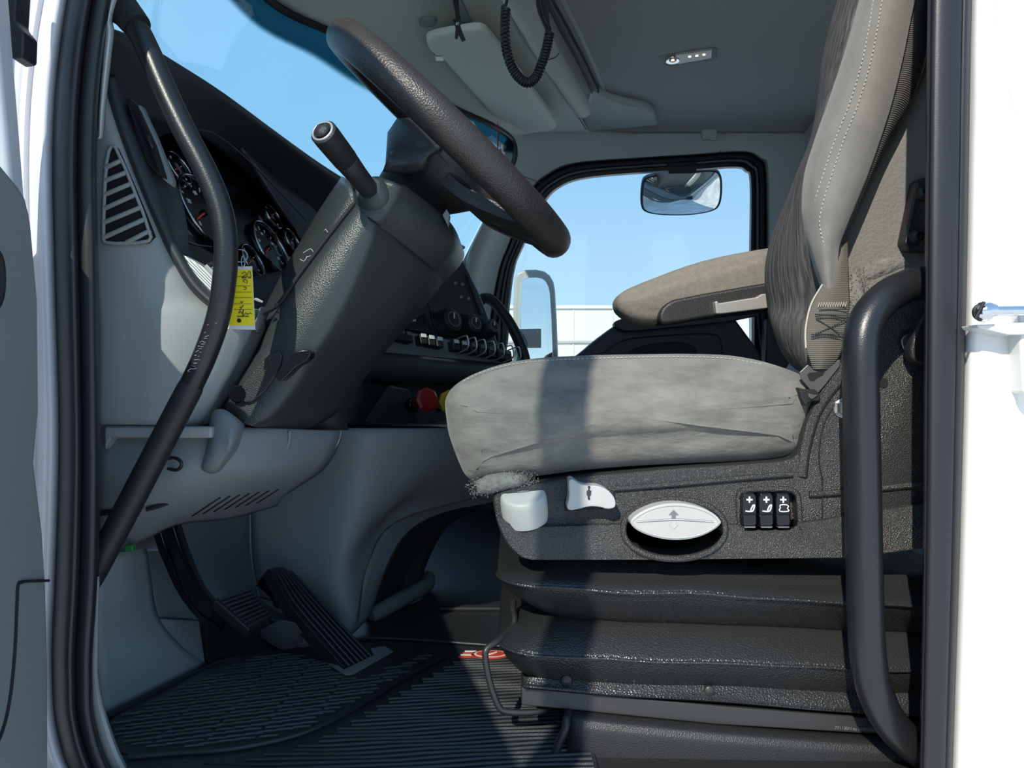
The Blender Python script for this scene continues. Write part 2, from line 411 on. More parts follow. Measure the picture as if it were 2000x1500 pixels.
# ---- passenger side: wall ring, window seals, pane
inner = [(992, 760), (993, 650), (994, 609), (1004, 529), (1021, 484), (1063, 398), (1094, 366), (1143, 349), (1247, 339), (1350, 333), (1434, 328), (1455, 335), (1465, 356), (1464, 488), (1462, 600), (1460, 760), (1300, 770), (1100, 770)]
outer = [(952, 800), (955, 680), (960, 610), (975, 529), (994, 477), (1036, 376), (1073, 342), (1125, 321), (1240, 311), (1350, 304), (1450, 298), (1482, 312), (1494, 339), (1496, 488), (1496, 600), (1496, 800), (1300, 810), (1100, 810)]
rim = [(870, 880), (880, 690), (893, 600), (914, 500), (945, 432), (978, 340), (990, 272), (1062, 240), (1240, 236), (1350, 231), (1480, 225), (1560, 221), (1640, 218), (1640, 488), (1640, 620), (1640, 880), (1300, 900), (1100, 900)]
rimY = [2.45, 2.44, 2.43, 2.42, 2.42, 2.42, 2.44, 2.58, 2.70, 2.71, 2.71, 2.71, 2.71, 2.71, 2.71, 2.71, 2.71, 2.71]
soft = [tuple(Vector(a) * 0.86 + Vector(b) * 0.14) for a, b in zip(outer, rim)]
def ring_at(pts, Y, st=5):
    Ys = Y if isinstance(Y, list) else [Y] * len(pts)
    return spline([P(p[0], p[1], y) for p, y in zip(pts, Ys)], st, closed=True)
def mixp(a, b, u): return [tuple(Vector(p) * (1 - u) + Vector(q) * u) for p, q in zip(a, b)]
def ringobj(name, rings, mat, parent=None, label=None):
    v = [p for r in rings for p in r]; n = len(rings[0])
    return mk(name, v, grid_faces(len(rings), n, cu=True), mat, parent, 55, solid=0.004, label=label)
wr = ringobj('wall_passenger', [ring_at(rim, rimY), ring_at(mixp(rim, soft, .5), [a * .5 + 2.655 * .5 for a in rimY]), ring_at(soft, 2.655), ring_at(mixp(soft, outer, .6), 2.66), ring_at(outer, 2.69)], WALLP)
S(wr, 'grey passenger side wall and pillar trim around the far window')
S(tube('trim_1', [P(996, 331, 2.40), P(1020, 343, 2.47), P(1056, 357, 2.63)], 0.0012, DARK, n=6), 'thin dark seam across the far pillar trim')
S(tube('trim_2', [P(1407, 238, 2.70), P(1407, 270, 2.69), P(1406, 302, 2.645)], 0.0014, DARK, n=6), 'thin vertical seam in the trim above the far window')
S(ringobj('trim_3', [ring_at(outer, 2.688), ring_at(mixp(outer, inner, .15), 2.672), ring_at(mixp(outer, inner, .3), 2.672), ring_at(mixp(outer, inner, .45), 2.70)], SEAL), 'outer black rubber seal of the passenger window')
S(ringobj('trim_4', [ring_at(mixp(outer, inner, .40), 2.700), ring_at(mixp(outer, inner, .5), 2.694), ring_at(mixp(outer, inner, .6), 2.70)], GREY), 'pale inner lip between the passenger window seals')
S(ringobj('trim_5', [ring_at(mixp(outer, inner, .56), 2.71), ring_at(mixp(outer, inner, .7), 2.69), ring_at(mixp(outer, inner, .9), 2.69), ring_at(inner, 2.72)], SEAL), 'inner black rubber seal holding the passenger glass')
pane = ring_at(mixp(outer, inner, .85), 2.712)
S(solid2('window_2', pane, [p + Vector((0, .004, 0)) for p in pane], SG), 'passenger door window glass')
S(prism('trim_6', [(1468, 590), (1474, 590), (1474, 760), (1468, 760)], 2.66, 2.69, ALU, bevel=0.001), 'thin bright strip at the rear of the passenger door')

S(box('wall_passenger_lower', (0.05, 2.70, 0.18), (2.0, 0.04, 0.46), CHAR, bevel=0), 'dark lower passenger side wall')
d2 = thing('door_2', 'charcoal passenger door card below the far window', 'door', P(1300, 900, 2.6), kind='structure')
prism('door_card', [(1085, 712), (1112, 704), (1135, 688), (1160, 666), (1200, 636), (1226, 621), (1490, 598), (1490, 980), (880, 980), (930, 760)], 2.58, 2.68, CHAR, d2, bevel=0.015, rd=1)
prism('arm_ledge', [(1197, 634), (1206, 624), (1236, 619), (1484, 598), (1484, 622), (1240, 648), (1212, 646)], 2.545, 2.60, CHAR, d2, bevel=0.012, rd=1)
prism('pocket_frame', [(1150, 720), (1176, 690), (1212, 664), (1250, 657), (1385, 649), (1409, 655), (1414, 690), (1414, 900), (1150, 900)], 2.560, 2.60, BLK, d2, bevel=0.008, rd=2)
prism('pocket', [(1215, 700), (1240, 678), (1290, 668), (1350, 668), (1366, 690), (1366, 760), (1215, 760)], 2.553, 2.60, DARK, d2, bevel=0.004, rd=2)

S(prism('trim_17', [(1497, 622), (1660, 612), (1660, 980), (1497, 980)], 2.60, 2.66, CHAR, bevel=.01), 'dark lower trim behind the passenger door card')
# ---- windscreen
T = [(300, -330, 1.245), (420, -110, 1.245), (520, 0, 1.25), (652, 70, 1.25), (742, 130, 1.25), (880, 210, 1.245), (958, 246, 1.24)]
top = [PZ(*p) for p in T] + [P(996, 272, 2.40), P(1004, 300, 2.43)]
top[0] = Vector((-0.43, 0.90, 1.25)); top[1] = Vector((-0.53, 1.22, 1.25))
bot = [Vector(p) for p in ((-0.60, 0.88, 0.84), (-0.74, 1.15, 0.83), (-0.82, 1.5, 0.83), (-0.86, 1.8, 0.83), (-0.80, 2.05, 0.83), (-0.64, 2.25, 0.83), (-0.42, 2.38, 0.83), (-0.26, 2.45, 0.84), (-0.17, 2.47, 0.86))]
mid = [a.lerp(b, .5) for a, b in zip(top, bot)]
S(sheet('window_1', [top, mid, bot], WS, nu=6, nv=6, th=0.005), 'tinted windscreen with a dark band along its top')
S(tube('trim_7', [p + Vector((0.004, 0, 0.002)) for p in top] + [P(1000, 325, 2.44), P(975, 380, 2.45), P(930, 470, 2.46), P(902, 525, 2.47)], 0.009, SEAL, n=8), 'black rubber edge around the windscreen')

# ---- driver side door opening: white jamb, rubber seals, rear pillar
lse = [(-1000, 520, 630), (-600, 352, 448), (-350, 240, 330), (-150, 168, 252), (0, 131, 216), (160, 109, 194), (320, 102, 187), (533, 106, 190), (800, 114, 193), (950, 113, 194), (1126, 107, 191), (1266, 101, 182), (1330, 102, 181), (1406, 107, 185), (1500, 133, 215), (1580, 190, 275), (1640, 270, 355), (1690, 390, 480), (1710, 620, 700)]
prof = [(0, .03), (.03, .006), (.12, -.008), (.25, -.013), (.36, -.015), (.46, -.014), (.53, -.008), (.57, .0), (.62, -.004), (.74, -.006), (.90, -.003), (.97, .008), (1, .03)]
S(sheet('trim_8', [[P(l + u * (r - l), y, 0.84 + d) for u, d in prof] for y, l, r in lse], SEAL, nu=3, nv=6, th=0.002), 'thick black rubber door seal at the front of the opening')
S(sheet('trim_9', [[P(r + u * g - 8, y, Y) for u, Y in ((-1.0, .862), (0, .866), (.3, .853), (.85, .853), (1, .88))] for (y, l, r), g in zip([q for q in lse if q[0] > 1000], (10, 17, 19, 33, 42, 50, 50, 50, 50))], GREY, nu=3, nv=6, th=0.002), 'pale grey sill strip beside the lower door seal')
S(sheet('trim_10', [[P(a, y, .885), P(a + 6, y, .868), P((a + b) / 2, y, .864), P(b - 5, y, .868), P(b, y, .90)] for y, a, b in ((-300, 300, 345), (0, 207, 229), (70, 200, 221), (200, 190, 206), (262, 188, 201), (270, 189, 197))], WALLP, nu=3, nv=5, th=0.002), 'narrow grey pillar strip behind the front seal')
jy = [(-1000, 520), (-600, 352), (-350, 240), (-150, 168), (0, 131), (160, 109), (320, 102), (533, 106), (800, 114), (950, 113), (1126, 107), (1266, 101), (1406, 107), (1500, 133), (1580, 190), (1640, 270), (1690, 390), (1800, 400)]
S(sheet('wall_driver_front', [[P(l + o, y, Y) for o, Y in ((16, .87), (0, .850), (-10, .838), (-20, .834), (-32, .842), (-44, .846), (-60, .842), (-90, .865), (-240, .89))] for y, l in jy], PAINTG, nu=4, nv=5, th=0.004), 'white painted front door jamb outside the seal')
rse = [(-1000, 1845, 1935), (-500, 1825, 1915), (0, 1813, 1899), (550, 1807, 1889), (1050, 1804, 1876), (1500, 1797, 1861), (1900, 1790, 1848)]
profr = [(0, .17), (.02, .012), (.08, -.002), (.2, -.008), (.5, -.010), (.72, -.008), (.78, -.004), (.83, -.007), (.95, .0), (1, .03)]
S(sheet('trim_11', [[P(l + u * (r - l), y, 0.808 + d) for u, d in profr] for y, l, r in rse], SEAL, nu=3, nv=6, th=0.002), 'thick black rubber door seal at the rear of the opening')
rows = []
for y, l, r in rse:
    lg = 1940 if y < 200 else 1985
    if y == 0: lg = 1938
    rows.append([P(r - 20, y, 0.838), P(r - 2, y, 0.820), P(r + 14, y, 0.806), P(r + 40, y, 0.802), P(lg - 14, y, 0.802), P(lg, y, 0.806), P(lg + 26, y, 0.824), P(lg + 60, y, 0.830), P(2500, y, 0.838)])
rows.insert(3, [P(x, 190, Y) for x, Y in ((1875, 0.838), (1893, 0.820), (1909, 0.806), (1925, 0.802), (1934, 0.802), (1944, 0.806), (1972, 0.824), (2010, 0.830), (2500, 0.838))])
rows.insert(4, [P(x, 300, Y) for x, Y in ((1873, 0.838), (1891, 0.820), (1907, 0.806), (1930, 0.802), (1966, 0.802), (1980, 0.806), (2008, 0.824), (2046, 0.830), (2500, 0.838))])
S(sheet('wall_driver_rear', rows, PAINT, nu=4, nv=5, th=0.004), 'white painted rear door pillar with the striker')
S(box('wall_driver_top', (0.43, 0.84, 1.50), (1.5, 0.06, 0.26), PAINT, bevel=0.01), 'white roof rail above the driver door opening')
S(box('wall_driver_sill', (0.0, 0.83, -0.20), (2.2, 0.08, 0.30), PAINT, bevel=0.01), 'white door sill below the driver door opening')
S(box('roof', (0.43, 1.75, 1.50), (1.34, 1.9, 0.08), PAINT, bevel=0.02), 'white cab roof panel')

S(box('wall_driver_cowl', (-0.80, 0.90, 0.28), (0.34, 0.05, 1.24), PAINTG, bevel=0.01), 'white cab side ahead of the driver door hinge, added unseen against sun leaks')  # out of frame; added to stop sun leaking past the jamb
hd = thing('hood', 'white sloping truck hood ahead of the windscreen, added unseen to bounce sun', 'hood', (-1.7, 1.77, 0.3))  # out of view; added to bounce sunlight up onto visor and console
hs_ = []
for x, zt, hw in ((-1.0, .80, .80), (-1.4, .78, .78), (-1.9, .72, .72), (-2.3, .62, .62), (-2.45, .45, .55)):
    hs_.append([Vector((x, 1.77 + hw * math.cos(t), -.3 + (zt + .3) * abs(math.sin(t)) ** .4)) for t in [math.pi * k / 24 for k in range(25)]])
sheet('hood_skin', hs_, PAINT, hd, nu=1, nv=5, th=.01)
# ---- open driver door (swung out past the left edge of the frame)
d1 = thing('door_1', 'open driver door with grey inner card, hinged at the left jamb', 'door', (-0.52, 0.80, 0.3), kind='structure')
DH = Vector((-0.52, 0.80, 0)); DE = Vector((0.199, -0.98, 0)).normalized(); DN = Vector((0.98, 0.199, 0)).normalized()
def D(s, n, z): return DH + DE * s + DN * n + Vector((0, 0, z))
def dplate(name, pts, n0, n1, mat, bevel=0.004, rd=0, label=None, parent=d1):
    pts = rnd([Vector(p) for p in pts], rd) if rd else [Vector(p) for p in pts]
    return solid2(name, [D(p[0], n1, p[1]) for p in pts], [D(p[0], n0, p[1]) for p in pts], mat, parent, bevel, 3, label=label)
def DPX(px, py, n=.031):
    p = PP(px, py, D(0, n, 0), DN); q = p - DH; return (q.dot(DE), p.z)
card = [(.34, .66), (.22, .655)] + [DPX(x, y, .03) for x, y in ((0, 307), (40, 356), (56, 384), (67, 437), (80, 587), (82, 800), (73, 903), (89, 1033), (96, 1150), (100, 1313), (100, 1500))] + [(.02, -.10), (.95, -.10), (.95, .70)]
dplate('door_card', card, 0.0, 0.03, DOORP, 0.012)
dplate('door_skin', [(0.0, .64), (-.005, .3), (.0, -.18), (.97, -.18), (.97, .68), (.3, .64)], -0.12, 0.002, PAINTG, 0.008)
dplate('front_frame', [(0.0, .60), (.03, .60), (.185, 1.30), (.14, 1.36)], -0.045, 0.0, PAINTG, 0.006)
dplate('top_frame', [(.14, 1.36), (.17, 1.29), (.90, 1.31), (.97, 1.36)], -0.045, 0.0, PAINTG, 0.006)
dplate('rear_frame', [(.915, .62), (.97, .62), (.97, 1.36), (.915, 1.36)], -0.04, 0.0, PAINTG, 0.006)
dplate('window_glass', [(.05, .62), (.91, .62), (.91, 1.32), (.18, 1.32)], -0.024, -0.020, SG, 0)
a = [D(s_, .031, z_) for s_, z_ in [DPX(x, y) for x, y in ((95, 1134), (60, 1135), (42, 1137), (35, 1145), (33, 1180), (29, 1270), (20, 1360), (4, 1430), (-30, 1500))]]
tube('card_seam', a, 0.0016, DARK, d1, n=6)
tube('pull_rim', [D(s_, .031, z_) for s_, z_ in [DPX(x, y) for x, y in ((-30, 470), (-4, 500), (2, 545), (-4, 590), (-30, 620))]], 0.004, DARK, d1, n=8)
prism('check_strap', [(8, -60), (34, -60), (28, 40), (46, 62), (44, 110), (20, 114), (16, 60), (4, 40)], 0.775, 0.80, RUB, d1, bevel=0.003)
# out-of-view wing mirror on that door, placed and sized to shade the jamb
dplate('mirror_arm', [(.06, .60), (.16, .60), (.16, .66), (.06, .66)], -0.22, -0.11, RUB, 0.01)
dplate('mirror_housing', [(.02, .66), (.10, .64), (.14, .68), (.14, 1.30), (.10, 1.36), (.03, 1.34)], -0.46, -0.17, PAINT, 0.02)

# ---- striker and label on the rear pillar
st = thing('door_striker', 'chrome latch striker pin on the white rear door pillar', 'latch', P(1950, 620, 0.7980))
tube('pin', [P(1925, 607, 0.7680), P(1960, 607, 0.7680), P(2015, 606, 0.7700), P(2080, 604, 0.7830)], 0.0055, CHROME, st, n=16)
tube('pin_head', [P(1905, 612, 0.7680), P(1910, 611, 0.7680), P(1918, 610, 0.7680), P(1928, 607, 0.7680), P(1940, 607, 0.7680)], [.006, .0085, .0105, .0105, .0085], CHROME, st, n=20, lin=True, steps=3)
tube('head_notch', [P(1905, 622, 0.7580), P(1922, 590, 0.7580)], 0.0016, DARK, st, n=6)
prism('base_plate', [(1908, 634), (2100, 624), (2100, 652), (1970, 654), (1912, 640)], 0.7740, 0.8040, PAINT, st, bevel=0.003)
prism('bracket_leg', [(1990, 600), (2090, 600), (2090, 770), (2000, 770)], 0.7800, 0.8060, PAINT, st, bevel=0.004)
lb = thing('certification_label', 'pale certification sticker at the right edge of the white pillar', 'sticker', P(2000, 1060, 0.8180))
prism('backing', [(1988, 835), (2300, 850), (2300, 1300), (1974, 1270)], 0.8175, 0.8190, LABELP, lb, bevel=0.0)
prism('printed_field', [(1999, 850), (2300, 862), (2300, 1280), (1990, 1258)], 0.8170, 0.8185, WHITE, lb, bevel=0.0)
text('lettering', 'CONFORMITY OF THIS CHASSIS-CAB TO FEDERAL MOTOR VEHICLE', P(1999, 1105, 0.8165), P(2003, 865, 0.8165) - P(1999, 1105, 0.8165), (-1, 0, 0), 0.0052, GPRINT, lb)

# ---- outside the far window
tr = thing('semitrailer', 'long white box trailer parked beyond the passenger window', 'trailer', (3, 24, -1.15))
hz = lambda py: ZC - (py - 750) / F * 23.0
box('box_body', (2.0, 24.3, (hz(596) + hz(720)) / 2), (13.0, 2.6, hz(596) - hz(720)), BGW, tr, bevel=0.02)
box('bottom_rail', (2.0, 22.96, hz(700)), (13.02, 0.08, 0.12), BGW, tr, bevel=0.01)
box('top_rail', (2.0, 22.96, hz(600)), (13.02, 0.06, 0.10), BGW, tr, bevel=0.01)
box('rub_rail', (2.0, 22.96, hz(668)), (13.02, 0.06, 0.07), ALU, tr, bevel=0.01)
for i in range(11):
    box('panel_joint', (-4.2 + i * 1.22, 22.99, (hz(596) + hz(700)) / 2), (0.04, 0.03, hz(604) - hz(700)), BGW, tr, bevel=0)
for x in (5.2, 6.6):
    lathe('wheel', (x, 23.05, -0.65), (0, 1, 0), [(0, .2), (.02, .28), (.02, .48), (.25, .5), (.27, .3)], RUB, tr)
box('landing_leg', (-2.2, 23.3, -0.35), (0.15, 0.15, 1.5), DSTEEL, tr, bevel=0.01)

pm = thing('wing_mirror', 'pale framed passenger wing mirror seen through the far window', 'mirror', P(1045, 700, 2.95))
prism('housing', [(1001, 760), (1003, 545), (1012, 527), (1058, 525), (1080, 542), (1086, 575), (1093, 760)], 2.92, 3.06, MIRH, pm, bevel=0.012, rd=1)
prism('mirror_glass', [(1014, 750), (1017, 552), (1024, 542), (1056, 541), (1070, 552), (1076, 580), (1082, 750)], 2.914, 2.93, MIRR, pm, bevel=0.002, rd=1)
prism('reflection_plate', [(1008, 643), (1057, 642), (1057, 679), (1012, 679)], 2.90, 2.915, GREYD, pm, bevel=0.002)  # reflected grey panel modelled as a solid plate with screws
for c in ((1050, 648), (1018, 674)):
    lathe('screw', P(c[0], c[1], 2.90), (0, -1, 0), [(-.001, .004), (.002, .003)], STEEL, pm, n=8)
tube('mirror_bracket', [P(1040, 690, 2.99), P(1004, 712, 2.93), P(975, 735, 2.80), P(965, 745, 2.70)], .014, RUB, pm, n=10)
lm = thing('lookdown_mirror', 'convex look-down mirror hung at the top of the passenger window', 'mirror', P(1330, 335, 2.8))
hm = [(1253, 352), (1262, 345), (1300, 338), (1395, 330), (1409, 338), (1411, 370), (1407, 400), (1394, 412), (1350, 420), (1290, 420), (1258, 414), (1250, 400)]
hp = rnd([Vector(p) for p in hm], 2)
LB = math.radians(44); LC = P(1331, 376, 2.93); LN = Vector((0, -math.cos(LB), -math.sin(LB)))
ho = [PP(p.x, p.y, LC, LN) for p in hp]; hc = sum(ho, Vector((0, 0, 0))) / len(ho)
loft('shell', [[hc + (p - hc) * s - LN * d for p in ho] for s, d in ((.95, -.003), (1.0, -.003), (1.0, .012), (.93, .032), (.7, .05), (.3, .06))], RUB, lm)
loft('mirror_face', [[hc + (p - hc) * s + LN * (.004 + .03 * (1 - s * s / .9)) for p in ho] for s in (.945, .85, .7, .5, .3, .1, .02)], MIRR, lm, smooth=80)
prism('mount', [(1300, 300), (1365, 298), (1360, 338), (1306, 339)], 2.69, 2.92, RUB, lm, bevel=0.004)

# ================================================================== OVERHEAD
oc = thing('overhead_console', 'pale grey overhead console above the windscreen', 'console', PZ(900, 100, 1.3))
r0 = [p + Vector((0.004, 0, 0.008)) for p in top[:8]]
r1 = [Vector((-0.1, .92, 1.32))] + [PZ(x, y, 1.315) for x, y in ((720, -330), (790, -60), (860, 40), (930, 120), (1020, 205), (1062, 240), (1092, 256))]
r2 = [Vector((0.1, .92, 1.34))] + [PZ(x, y, 1.325) for x, y in ((900, -330), (975, -60), (1010, 28), (1050, 100), (1105, 185), (1132, 226), (1150, 256))]
sheet('header_panel', [r0, [a.lerp(b, .5) + Vector((0, 0, .006)) for a, b in zip(r0, r1)], r1, r2], CONS, oc, nu=5, nv=5, th=0.006)
tube('roll_bin', [PZ(x, y, 1.315) for x, y in ((900, -300), (985, -60), (1030, 28), (1068, 100), (1107, 160), (1139, 214))], [.034, .034, .033, .031, .029, .027], CONS, oc, n=24)
tube('bin_seam', [PZ(x, y, 1.2855) for x, y in ((1052, 114), (1066, 118), (1084, 112), (1092, 104))], 0.0012, DARK, oc, n=6)
tube('panel_seam', [PZ(x, y, 1.3195) for x, y in ((960, -40), (1000, 28), (1047, 100), (1100, 182), (1146, 254))], 0.0012, DARK, oc, n=6)
plate('storage_recess', [PZ(x, y, 1.355) for x, y in ((1030, -60), (1060, 0), (1090, 60), (1130, 130), (1158, 190), (1172, 186), (1140, 120), (1108, 60), (1075, 0), (1048, -60))], (0, 0, .02), CHAR, oc, bevel=0.003)
plate('end_fairing', [PZ(x, y, 1.35) for x, y in ((1150, 258), (1138, 230), (1150, 206), (1158, 178), (1172, 186), (1190, 196), (1222, 205), (1262, 213), (1278, 222), (1285, 246))], (0, 0, .03), WALLP, oc, bevel=0.010)
plate('recess_lip', [PZ(x, y, 1.375) for x, y in ((1066, -60), (1092, 0), (1128, 70), (1160, 140), (1178, 188), (1186, 190), (1168, 138), (1136, 66), (1102, 0), (1078, -60))], (0, 0, .012), WALLP, oc, bevel=0.003)
sl_ = [PZ(x, y, 1.284) for x, y in ((817, 46), (824, 41), (846, 39), (855, 43), (850, 52), (842, 55), (822, 55))]
plate('grip_slot', sl_, (0, 0, .012), GREYD, oc, bevel=0.003, rd=1)

vs_ = thing('sun_visor', 'pale vinyl sun visor folded against the overhead console', 'sun visor', PZ(960, 150, 1.27))
vp = [(832, 84), (834, 78), (850, 71), (890, 64), (930, 58), (944, 60), (955, 68), (1000, 125), (1050, 192), (1086, 240), (1088, 248), (1080, 256), (1060, 259), (1036, 260), (1016, 256), (1006, 246), (994, 241), (976, 240), (966, 230), (920, 176), (866, 118), (872, 110), (866, 106), (852, 108), (840, 100)]
vpp = rnd([PZ(x, y, 1.268) for x, y in vp], 2)
cen = sum(vpp, Vector((0, 0, 0))) / len(vpp)
rg = []
for z, s in ((.022, .96), (.018, 1.0), (.006, 1.0), (.001, .985), (0, .955), (-.001, .6), (-.0015, .1)):
    rg.append([cen + (p - cen) * s + Vector((0, 0, z)) for p in vpp])
loft('visor_board', rg, VIS, vs_)
tube('hinge_rod', [PZ(848, 104, 1.277), PZ(868, 108, 1.277), PZ(885, 112, 1.277)], .006, GREYD, vs_, n=10)
box('hinge_clip', PZ(858, 110, 1.272), (.022, .03, .012), ALU, vs_, bevel=.003)

dl = thing('dome_lamp', 'small clear dome lamp with lit warm LEDs on the headliner', 'lamp', PZ(1343, 112, 1.375))
plate('base', [PZ(x, y, 1.381) for x, y in ((1284, 112), (1290, 108), (1396, 93), (1402, 96), (1399, 116), (1392, 118), (1306, 130), (1300, 128))], (0, 0, .012), GREYD, dl, bevel=.002)
plate('lens', [PZ(x, y, 1.376) for x, y in ((1318, 108), (1392, 97), (1390, 114), (1322, 126))], (0, 0, .006), LENS, dl, bevel=.002)
lathe('swivel_ring', PZ(1314, 120, 1.374), (0, 0, 1), [(0, .014), (0, .019), (.004, .021), (.01, .021)], CHROME, dl)
lathe('swivel_lamp', PZ(1314, 120, 1.370), (0, 0, 1), [(0, .003), (.001, .009), (.006, .013)], LENS, dl)
lathe('bulb', PZ(1314, 119, 1.3685), (0, 0, 1), [(0, .001), (.001, .0045), (.003, .0045)], LED, dl, n=12)
for x, y in ((1347, 112), (1361, 110), (1375, 108)):
    lathe('diode', PZ(x, y, 1.3735), (0, 0, 1), [(0, .001), (.001, .004), (.003, .004)], LED, dl, n=12)
S(prism('trim_12', [(1371, 247), (1400, 245), (1401, 273), (1388, 274), (1386, 270), (1373, 273)], 2.655, 2.70, WALLP, bevel=.004), 'small square clip moulded in the trim above the far window')

# curly microphone cord and hanging strap
cc = thing('microphone_cord', 'black coiled microphone cord looping down from the overhead console', 'cord', P(1030, 0, 1.5))
cp = [P(x, y, 1.48) for x, y in ((988, 14), (986, 50), (988, 90), (997, 125), (1012, 150), (1031, 162), (1047, 150), (1059, 122), (1068, 92), (1074, 62))]
path = spline(cp, 60); fr = frames(path, Vector((0, -1, 0))); hel = []
turns = 46
for i, (p, (t, a, b)) in enumerate(zip(path, fr)):
    an = 2 * math.pi * turns * i / (len(path) - 1); hel.append(p + (a * math.cos(an) + b * math.sin(an)) * 0.0078)
v, f = tube_vf(hel, 0.0026, 6, 2)
mk('coil', v, f, RUB, cc, 60)
tube('lead', [hel[0], P(989, 6, 1.48), P(993, -20, 1.48), P(1000, -80, 1.47)], .003, RUB, cc, n=8)
tube('lead', [hel[-1], P(1072, 50, 1.48), P(1062, 30, 1.48), P(1055, -10, 1.48), P(1060, -80, 1.47)], .003, RUB, cc, n=8)
band('lead_sleeve', [P(1060, -60, 1.49), P(1060, 10, 1.49), P(1070, 60, 1.485)], [.03, .026, .008], .006, RUB, cc, normals=[(1, 0, 0)] * 3)
hs = thing('hanging_strap', 'black riveted strap hanging in front of the sun visor', 'strap', P(890, 0, 1.6))
band('strap_upper', [P(884, -70, 1.6), P(890, 0, 1.6), P(893, 25, 1.6), P(896, 48, 1.6)], [.014, .012, .011, .010], .003, RUB, hs, normals=[(1, 0, 0), (.9, .4, 0), (.6, .8, 0), (1, 0, 0)])
band('strap_tail', [P(890, 38, 1.605), P(897, 60, 1.6), P(906, 80, 1.6)], [.012, .011, .009], .003, RUB, hs, normals=[(1, 0, 0)] * 3)
band('strap_tail', [P(896, 40, 1.6), P(893, 62, 1.6), P(891, 76, 1.6)], [.009, .008, .006], .003, RUB, hs, normals=[(1, 0, 0)] * 3)
lathe('rivet', P(894, 46, 1.595), (0, -1, 0), [(-.002, .0045), (0, .0045), (.002, .0025)], CHROME, hs, n=12)
S(plate('trim_13', [PZ(x, y, 1.292) for x, y in ((850, -60), (872, -60), (925, 54), (905, 58))], (0, 0, .01), GREYD, bevel=.002), 'dark slot in the overhead console behind the strap')

# papers and ornament at the far windscreen corner
tube('ornament_string', [P(972, 238, 2.05), P(973, 262, 2.05), P(972, 290, 2.05)], [.0008, .0016, .0022], REDP, None, n=6)
orn = thing('air_freshener', 'grey truck-shaped card air freshener on a red string at the windscreen', 'air freshener', P(975, 300, 2.05))
bpy.data.objects['ornament_string'].name = 'string'
so_ = bpy.data.objects['string']; so_.location = so_.location - wloc(orn); so_.parent = orn
prism('card', [(963, 287), (966, 291), (970, 288), (976, 290), (979, 282), (983, 284), (982, 296), (986, 298), (985, 304), (988, 312), (985, 318), (978, 322), (970, 318), (964, 302)], 2.05, 2.053, WHITE, orn, bevel=0)
prism('printed_cab', [(966, 292), (979, 290), (982, 312), (970, 314)], 2.048, 2.05, GREYD, orn, bevel=0)
for q in ([(967, 296), (971, 295), (972, 300), (968, 301)], [(973, 294), (977, 294), (978, 299), (974, 300)], [(980, 304), (985, 303), (986, 308), (981, 309)]):
    prism('printed_pane', q, 2.047, 2.048, GPRINTL, orn, bevel=0)
for nm, lab, pts, Y in (('paper_permit', 'pale cut-out permit sticker on the windscreen, left of the red string', [(884, 214), (905, 224), (912, 232), (924, 238), (934, 252), (927, 252), (936, 266), (942, 276), (930, 272), (915, 258), (900, 240)], 2.08),
                        ('paper_note', 'small white note at the lower corner of the far windscreen', [(985, 318), (998, 315), (998, 331), (990, 328)], 2.36)):
    tag(prism(nm, pts, Y, Y + .002, LABELP, bevel=0), lab, 'paper')
# ================================================================== DASHBOARD
db = thing('dashboard', 'dark wraparound dashboard with pale grey end panel and gauges', 'dashboard', (-0.5, 1.2, 0.4))
rows = []
for y, a, b, Yl, Yr in ((150, 188, 199, .93, .945), (205, 188, 215, .93, .945), (290, 189, 246, .93, .945), (380, 189, 282, .93, .945), (470, 189, 322, .93, .945), (540, 189, 364, .93, .95), (585, 189, 400, .93, .96), (612, 189, 452, .93, .97), (650, 190, 476, .93, .98), (700, 190, 462, .93, .98), (760, 191, 430, .93, .975), (829, 192, 392, .93, .97)):
    m = (a + b) / 2
    rows.append([P(a, y, Yl), P(a + (b - a) * .25, y, Yl - .002), P(m, y, Yl - .002), P(a + (b - a) * .8, y, (Yl + Yr) / 2 - .004), P(b, y, Yr)])
sheet('end_panel', rows, GREY, db, nu=4, nv=5, th=0.006)
plate('end_panel_return', [P(*p) for p in ((452, 600, .972), (512, 604, 1.02), (514, 640, 1.02), (488, 700, 1.02), (450, 765, 1.02), (399, 830, 1.0), (388, 829, .972), (430, 760, .978), (462, 700, .983), (476, 650, .983))], (-.003, .02, 0), GREY, db, bevel=.002)
plate('column_bracket', [P(*p) for p in ((496, 628, 1.0), (508, 596, 1.0), (516, 606, 1.01), (510, 640, 1.01), (498, 652, 1.0))], (0, .02, 0), GREYD, db, bevel=.003)
# side demister vent with its slats
vo = [(228, 287), (214, 285), (206, 330), (201, 466), (206, 476), (288, 474), (297, 460)]
prism('side_vent', vo, .924, .94, DARK, db, bevel=.001)
sv = bpy.data.objects['side_vent']
vr = rnd([P(x, y, .922) for x, y in vo], 1)
tube('vent_rim', vr + [vr[0]], .0022, GREY, sv, n=8, steps=2, lin=True)
for a, b in (((205, 328), (238, 313)), ((205, 353), (246, 337)), ((203, 381), (257, 358)), ((202, 408), (265, 380)), ((202, 435), (275, 405)), ((202, 464), (285, 427)), ((247, 474), (294, 450))):
    tube('slat', [P(a[0], a[1], .9225), P((a[0] + b[0]) / 2, (a[1] + b[1]) / 2, .921), P(b[0], b[1], .9225)], .0031, GREY, sv, n=8, sec=(.9, 1.0))
tube('panel_crease', [P(200, 652, .928), P(209, 740, .928), P(221, 826, .928)], .0014, GREY, db, n=6)
